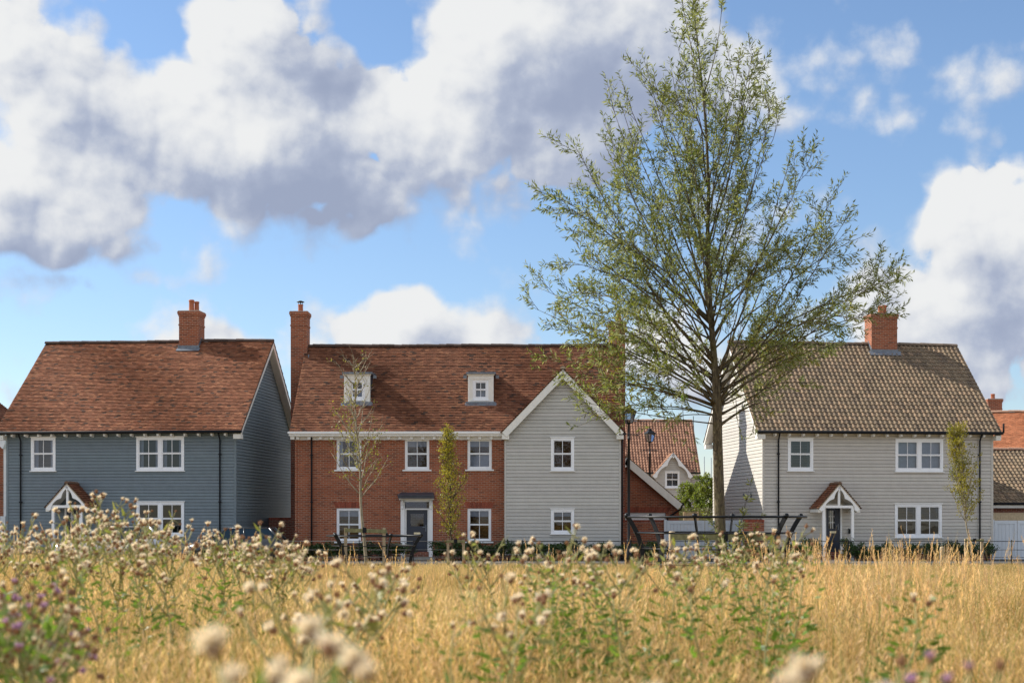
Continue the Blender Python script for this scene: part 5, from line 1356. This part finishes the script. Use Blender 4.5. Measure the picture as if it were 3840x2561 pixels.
for _ in range(620):
    y = rg.uniform(8, 22); x = rg.uniform(-.38,.38)*y; w_ = .35 if x/y < .17 else 1.0
    if x/y > .335: w_ = .4
    if rg.random() < w_: pts.append((x, y, gz(x, y), rg.choice((6,7)), rg.uniform(.74,1.02)*(1.0 if x/y > .17 else .88), rg.random()*6.28, rg.gauss(0,.05)))
me = bpy.data.meshes.new('grass'); me.from_pydata([p[:3] for p in pts], [], [])
at = me.attributes.new('kindex', 'INT', 'POINT'); at.data.foreach_set('value', [p[3] for p in pts])
at = me.attributes.new('size', 'FLOAT', 'POINT'); at.data.foreach_set('value', [p[4] for p in pts])
at = me.attributes.new('turn', 'FLOAT_VECTOR', 'POINT'); at.data.foreach_set('vector', [c for p in pts for c in (p[6], p[6]*.7, p[5])])
go_ = link('grass', me); me.materials.append(M['grass']); tag(go_, 'tall dry golden meadow grass with airy seed heads and green tufts', 'grass', kind='stuff')
ng = bpy.data.node_groups.new('scatter_grass', 'GeometryNodeTree'); ng.interface.new_socket('Geometry', in_out='INPUT', socket_type='NodeSocketGeometry'); ng.interface.new_socket('Geometry', in_out='OUTPUT', socket_type='NodeSocketGeometry')
N_ = ng.nodes; L_ = ng.links; i_ = N_.new('NodeGroupInput'); o_ = N_.new('NodeGroupOutput'); ip = N_.new('GeometryNodeInstanceOnPoints'); ci = N_.new('GeometryNodeCollectionInfo')
ci.inputs['Collection'].default_value = tc_; ci.inputs['Separate Children'].default_value = True; ci.inputs['Reset Children'].default_value = True
def na(n, typ):
    a = N_.new('GeometryNodeInputNamedAttribute'); a.data_type = typ; a.inputs[0].default_value = n; return a.outputs[0]
L_.new(i_.outputs[0], ip.inputs['Points']); L_.new(ci.outputs[0], ip.inputs['Instance']); ip.inputs['Pick Instance'].default_value = True
L_.new(na('kindex','INT'), ip.inputs['Instance Index']); L_.new(na('turn','FLOAT_VECTOR'), ip.inputs['Rotation']); L_.new(na('size','FLOAT'), ip.inputs['Scale'])
L_.new(ip.outputs[0], o_.inputs[0]); md = go_.modifiers.new('scatter', 'NODES'); md.node_group = ng
print('tufts', len(pts))

# ------------------------------------------------------------------ thistles
def head_mesh(kind, seed):
    r = random.Random(seed); lb = LeafBuf(); br = MB()
    if kind == 'bud':
        br.lathe([(.003,0),(.007,.004),(.0085,.010),(.007,.016),(.003,.021)], n=7)
        for i in range(16): a = r.random()*6.28; lb.leaf((math.cos(a)*.006, math.sin(a)*.006, .006+.010*r.random()), (math.cos(a), math.sin(a), .9), rv(r), .009, .0018)
        return br, lb, 'bract'
    br.lathe([(.003,0),(.0075,.004),(.0085,.010),(.0075,.015)], n=7)
    if kind == 'purple':
        for i in range(80):
            a = r.random()*6.28; q = r.random()**.5*.9; lb.leaf((math.cos(a)*.005*q, math.sin(a)*.005*q, .014), (math.cos(a)*q, math.sin(a)*q, 1.0), rv(r), .014+.004*r.random(), .0011, (r.uniform(.8,1.25),)*3)
        return br, lb, 'purple'
    open_ = {'fluff': 1.0, 'half': .55}[kind]
    tilt = rv(r)*.55; thin = r.uniform(.5,1)
    for i in range(int((170 if kind == 'fluff' else 110)*thin)):
        d = rv(r)+tilt; d.z = d.z*.85+.55*open_+(.9 if kind == 'half' else 0); d.normalize(); k = r.uniform(.85,1.1)
        st = Vector((0,0,.013))+d*.003*r.random(); lb.leaf(st, d, rv(r), (.019 if kind == 'fluff' else .018)*r.uniform(.35,1.2), .0024, (k,k*.98,k*.94))
    return br, lb, 'fluff'
HM = {}
for kd in ('fluff','half','bud','purple'):
    for v_ in range(6 if kd == 'fluff' else 4):
        b_, l_, mt = head_mesh(kd, v_*7+len(kd)); me1 = b_.mesh('cup', M['bract']); me2 = l_.mesh('flower_head', M[mt])
        # one mesh per head: join cup and tuft
        V = [tuple(q) for q in b_.v]; nb = len(V); quads = [f for f in b_.f if len(f) == 4]
        V += l_.V; F4 = list(quads)+[tuple(nb+4*i+j for j in range(4)) for i in range(len(l_.T))]
        me = npmesh('flower_head', V, F4, M[mt], [(1,1,1)]*len(quads)+list(l_.T)); me.materials.append(M['bract'])
        me.polygons.foreach_set('material_index', [1]*len(quads)+[0]*len(l_.T)); HM.setdefault(kd, []).append(me)
def plant_variant(seed, kind):
    """unit plant one metre tall; returns stem mesh, leaf mesh, list of (head kind, mesh, position, direction)"""
    r = random.Random(seed); st = MB(); lb = LeafBuf(); heads = []; n = 9
    A = [Vector((.05*math.sin(i*.7+seed)*i/n, .05*math.cos(i*.9+seed)*i/n, i/n*.94)) for i in range(n+1)]; st.tube(A, [.006*(1-.6*i/n) for i in range(n+1)], 6)
    def lobed(p, d, L, k=1):
        d = Vector(d).normalized(); nn = rv(r); x = d.cross(nn).normalized(); t_ = (k,k*r.uniform(.9,1.05),k)
        lb.leaf(p, d, nn, L, L*.13, t_)
        for i in range(4):
            q = p+d*L*(.15+.18*i)
            for s_ in (-1,1): lb.leaf(q, d*.6+x*s_+rv(r)*.3, nn, L*.26*(1-.12*i), L*.05, t_)
    green = kind == 'leafy'; bare = kind in ('bare', 'barepurple')
    for i in range(95 if green else (7 if bare else 20)):
        z = r.uniform(.50, .97) if green else r.uniform(.55,.90); k = z/.94*n; j = min(n-1,int(k)); p = A[j]+(A[j+1]-A[j])*(k-j); a = r.random()*6.28
        if green: q_ = .10*r.random(); p = p+Vector((math.cos(a)*q_, math.sin(a)*q_, q_*.8))
        L = (.13 if green else .12)*(1.15-z)*r.uniform(.6,1.2); lobed(p, (math.cos(a), math.sin(a), r.uniform(-.1,.7)), L, r.uniform(.7,1.2))
    def head(p, d):
        q = r.random()
        if kind in ('fluffy', 'bare'): kd = 'fluff' if (q < .40 or kind == 'bare') else ('half' if q < .68 else 'bud')
        elif kind == 'barepurple': kd = 'purple' if q < .8 else 'bud'
        elif kind == 'purple': kd = 'purple' if q < .16 else ('bud' if q < .80 else 'half')
        else: kd = 'half' if q < .4 else 'bud'
        heads.append((kd, r.choice(HM[kd]), p, d))
    nb = {'fluffy': 6, 'purple': 8, 'leafy': 0, 'bare': 1, 'barepurple': 1}[kind]
    for i in range(nb):
        z = .77+.18*(i+.5)/nb; k = z/.94*n; j = min(n-1,int(k)); p = A[j]+(A[j+1]-A[j])*(k-j); a = i*2.4+r.random()
        L = (.045 if bare else (.36 if kind != 'leafy' else .2))*(1.25-z)*r.uniform(.7,1.2)+.04; e = p+Vector((math.cos(a)*L*.75, math.sin(a)*L*.75, L*.95)); m_ = p.lerp(e,.5)+Vector((math.cos(a),math.sin(a),0))*L*.12
        pts_ = bez(p, m_, e, 4); st.tube(pts_, [.0032,.003,.0026,.0022,.0018], 4)
        for q in pts_[1:4]: lobed(q, (rv(r)+Vector((0,0,.4))), .05*r.uniform(.7,1.3), r.uniform(.8,1.2))
        tg = (pts_[-1]-pts_[-2]).normalized(); head(e, tg)
        for _ in range(0 if bare else r.choice((1,2,2,3))):
            q0 = pts_[3].lerp(e, r.random()*.6-.4); e2 = e+rv(r)*.035+Vector((0,0,r.uniform(-.05,.02))); st.tube([q0, q0.lerp(e2,.5)+rv(r)*.005, e2], [.002,.0018,.0015], 3); head(e2, (e2-q0))
    head(A[-1], Vector((0,0,1)))
    for _ in range(0 if bare or green else 2): e2 = A[-1]+rv(r)*.03; st.tube([A[-2].lerp(A[-1],.7), e2], [.0022,.0016], 3); head(e2, Vector((r.uniform(-.3,.3),0,1)))
    fresh = kind != 'fluffy'
    return st.mesh('stem', M['thstem']), lb.mesh('leaves', M['thleaf2' if fresh else 'thleaf']), heads, A[-1], max(h_[2].z for h_ in heads)
PV = {k: [plant_variant(100+i*13+len(k), k) for i in range(n)] for k, n in (('fluffy',6),('purple',3),('leafy',3),('bare',3),('barepurple',3))}
nth = [0]
def thistle(px, py, d0, kind, label, group=None, rz=None, hs=.95, skip=0.0):
    t_ = W(px, py, d0); g_ = gz(t_.x, d0); sc_ = (t_.z-g_); st, lv, hd, tp, zmx = PV[kind][nth[0] % len(PV[kind])]; nth[0] += 1
    rz = rng.random()*6.28 if rz is None else rz
    sc_ = (sc_-.02)/zmx
    ox_ = math.cos(rz)*tp.x-math.sin(rz)*tp.y; oy_ = math.sin(rz)*tp.x+math.cos(rz)*tp.y
    r_ = thing('thistle', label, 'thistle', (t_.x-ox_, d0-oy_, g_), rz, group)
    # keep natural proportions: stretch the stem, keep heads their size
    o = link('stem', st, r_); o.scale = (1,1,sc_); o = link('leaves', lv, r_); o.scale = (1,1,sc_)
    for kd, me, p, d in hd:
        if rng.random() < skip: continue
        o = link('flower_head', me, r_, (p.x, p.y, p.z*sc_)); q = Vector((0,0,1)).rotation_difference(Vector(d).normalized()+Vector((rng.uniform(-.4,.4), rng.uniform(-.4,.4), .3)))
        o.rotation_mode = 'QUATERNION'; o.rotation_quaternion = q; s_ = hs*rng.uniform(.65,1.3); o.scale = (s_, s_, s_)
G1_ = 'thistles crowded in front of the blue house'
la = 'brown and cream downy thistle in the crowded clump before the blue house'
thistle(405, 1838, 8.5, 'fluffy', 'tallest downy thistle of the left clump, right of the blue house porch', rz=1.2)
thistle(318, 1846, 8.8, 'fluffy', 'tall downy thistle rising over the right post of the blue house porch', rz=.3)
for px, py, d0 in ((235,1930,8),(350,1905,7.6),(440,1896,8.2),(478,1906,8.8),(520,1925,8.0),(548,1918,9.2),(590,1908,8.6),(612,1945,8.2),(655,1978,8.8),(185,1984,8),(272,1965,7.2),(310,1978,6.6),(370,1960,8),(460,1990,7.5),(560,1990,8.5),(610,2035,6.4),(330,1940,10),(300,1995,10)):
    thistle(px, py, d0, 'fluffy', la, G1_)
lc = 'downy thistle in the loose group before the dark gap beside the brick house'; G2_ = 'thistles before the gap between the blue and brick houses'
thistle(978, 1955, 7.8, 'fluffy', 'tall downy thistle in front of the low brick garden wall left of the brick house', rz=2.0)
for px, py, d0 in ((815,1962,9),(862,1974,8.8),(790,2000,9.5),(840,2010,8.5),(920,2000,8.4),(1030,1996,7.8),(1068,2015,7.6),(1100,2035,8.2),(1010,2040,7),(1140,2050,9)):
    thistle(px, py, d0, 'fluffy', lc, G2_)
ld_ = 'downy thistle low at the left edge before the white corner trim'
thistle(76, 1921, 9, 'fluffy', 'slim downy thistle before the left downpipe of the blue house')
for px, py, d0 in ((5,1985,8),(60,2005,7.8),(140,2020,8.6),(-40,1990,8)): thistle(px, py, d0, 'fluffy', ld_, 'thistles at the left edge')
# single ones in the middle and on the right
single = [(1418,2085,5.6,'downy thistle standing before the navy door of the brick house'),(1368,2122,4.3,'blurred downy thistle in the grass below the smaller steel guard'),(1460,2105,6.5,'low downy thistle just right of the smaller steel guard'),
 (1228,2112,4.4,'blurred downy thistle below the left ground floor window of the brick house'),(1146,2156,3.4,'blurred thistle with dark heads low in the grass left of centre'),
 (1815,1993,7.8,'green stemmed downy thistle before the right ground floor window of the brick house'),(1762,2046,7.2,'short downy thistle left of the corner of the pale gabled bay'),(1890,2134,4.0,'blurred lone downy thistle below the corner of the pale gabled bay'),
 (2118,1962,6.8,'tall downy thistle overlapping the lower window of the pale gabled bay'),(2030,2034,6.2,'broad downy thistle below the lower window of the pale gabled bay'),
 (2216,2026,6.6,'downy thistle before the right part of the pale gabled bay'),(2292,2074,6.0,'short pale downy thistle before the foot of the street lamp'),(2332,2040,6.2,'large headed downy thistle just left of the willow guard'),
 (2515,2000,7.6,'downy thistle in front of the left timber stake of the willow'),(2578,2008,7.6,'downy thistle before the pale gates left of the willow trunk'),(2600,2060,7.0,'green downy thistle below the pale gates left of the willow trunk'),
 (2706,2004,8.0,'downy thistle directly before the willow trunk'),(2742,1992,8.4,'downy thistle just right of the willow trunk'),
 (2925,1966,7.8,'tall downy thistle before the right timber stake of the willow'),(2896,1992,7.4,'downy thistle left of the right timber stake of the willow'),(2960,2030,7.0,'downy thistle right of the willow guard under the grey house downpipe')]
for px, py, d0, l_ in single: thistle(px, py, d0, 'fluffy', l_, skip=.3)
near = [(1165,2330,1.50,'very blurred cream thistle head near the camera, left of centre'),(1230,2390,1.35,'very blurred cream thistle close to the camera between its two neighbours'),(1378,2478,1.25,'very blurred pale thistle close to the camera at the bottom, left of centre'),
 (802,2385,1.30,'very blurred large pale thistle close to the camera at the bottom left'),(872,2470,1.15,'very blurred brown and cream thistle lowest of the pair at the bottom left'),
 (1050,2450,1.6,'very blurred brown thistle near the camera at the bottom left of centre'),(2440,2555,1.2,'very blurred pale thistle at the bottom edge in the middle'),(3020,2480,1.3,'very blurred brown thistle near the camera at the bottom right of centre'),(2930,2520,1.1,'very blurred tan thistle at the bottom edge, right of centre')]
for px, py, d0, l_ in near: thistle(px, py, d0, 'bare', l_, hs=.85)
for px, py, d0, l_ in ((3385,2448,2.0,'blurred purple flowered thistle at the bottom right, leftmost of its row'),(3490,2440,2.1,'blurred purple flowered thistle at the bottom right, second of its row'),(3637,2468,1.9,'blurred purple flowered thistle at the bottom right, third of its row'),(3746,2460,1.9,'blurred purple flowered thistle at the bottom right, nearest the right edge')):
    thistle(px, py, d0, 'barepurple', l_, hs=.72)
for k in range(9): thistle((-20,25,60,115,150,180,0,60,105,30,140,230,120,30,200)[k], (2095,2115,2140,2165,2200,2250,2180,2230,2260,2270,2150,2130,2105,2140,2290)[k], (4.4,4.2,4.0,4.1,3.9,3.7,3.6,3.5,3.6,3.4,4.4,4.8,4.8,4.9,3.4)[k], 'purple', 'thistle with dark buds and small purple flowers in the near bush at the left edge', 'near bush of purple thistles at the left', hs=.8)
lg = 'leafy green thistle without open flowers in the patch below the pale gabled bay'
for px, py, d0 in ((2020,2135,6.4),(2075,2130,6.6),(2110,2160,6.2),(2150,2175,6.2),(2200,2195,5.8),(2250,2190,6.0),(2300,2225,5.6),(2060,2175,5.8)): thistle(px, py, d0, 'leafy', lg, 'leafy green thistles below the gabled bay')
for px, py, d0, l_ in ((2540,2160,5.6,'leafy green thistle below the left part of the willow guard'),(2590,2200,5.2,'leafy green thistle low in the grass below the pale gates'),(2960,2110,6.4,'leafy green thistle below the right stake of the willow'),(2900,2170,5.8,'leafy green thistle low in the grass below the willow guard'),(3010,2150,6.0,'leafy green thistle below the left corner of the grey house'),
   (3430,2235,4.8,'small leafy green thistle below the ground floor window of the grey house'),(3480,2250,4.8,'small leafy green thistle right of another below the grey house window'),(1960,2250,5.0,'leafy green thistle low in the grass left of the green patch'),(1700,2330,3.9,'small leafy green thistle alone in the grass below the navy door')): thistle(px, py, d0, 'leafy', l_)
for k, (px, py, d0) in enumerate(((300,2120,6.0),(520,2110,6.4),(250,2170,5.4),(820,2080,7.6),(880,2090,7.2),(2760,2080,7.8),(2700,2110,7.0),(2800,2120,7.6))): thistle(px, py, d0, 'leafy', 'low green leafy thistle among the grass under the taller downy thistles', 'low leafy thistles under the downy ones')
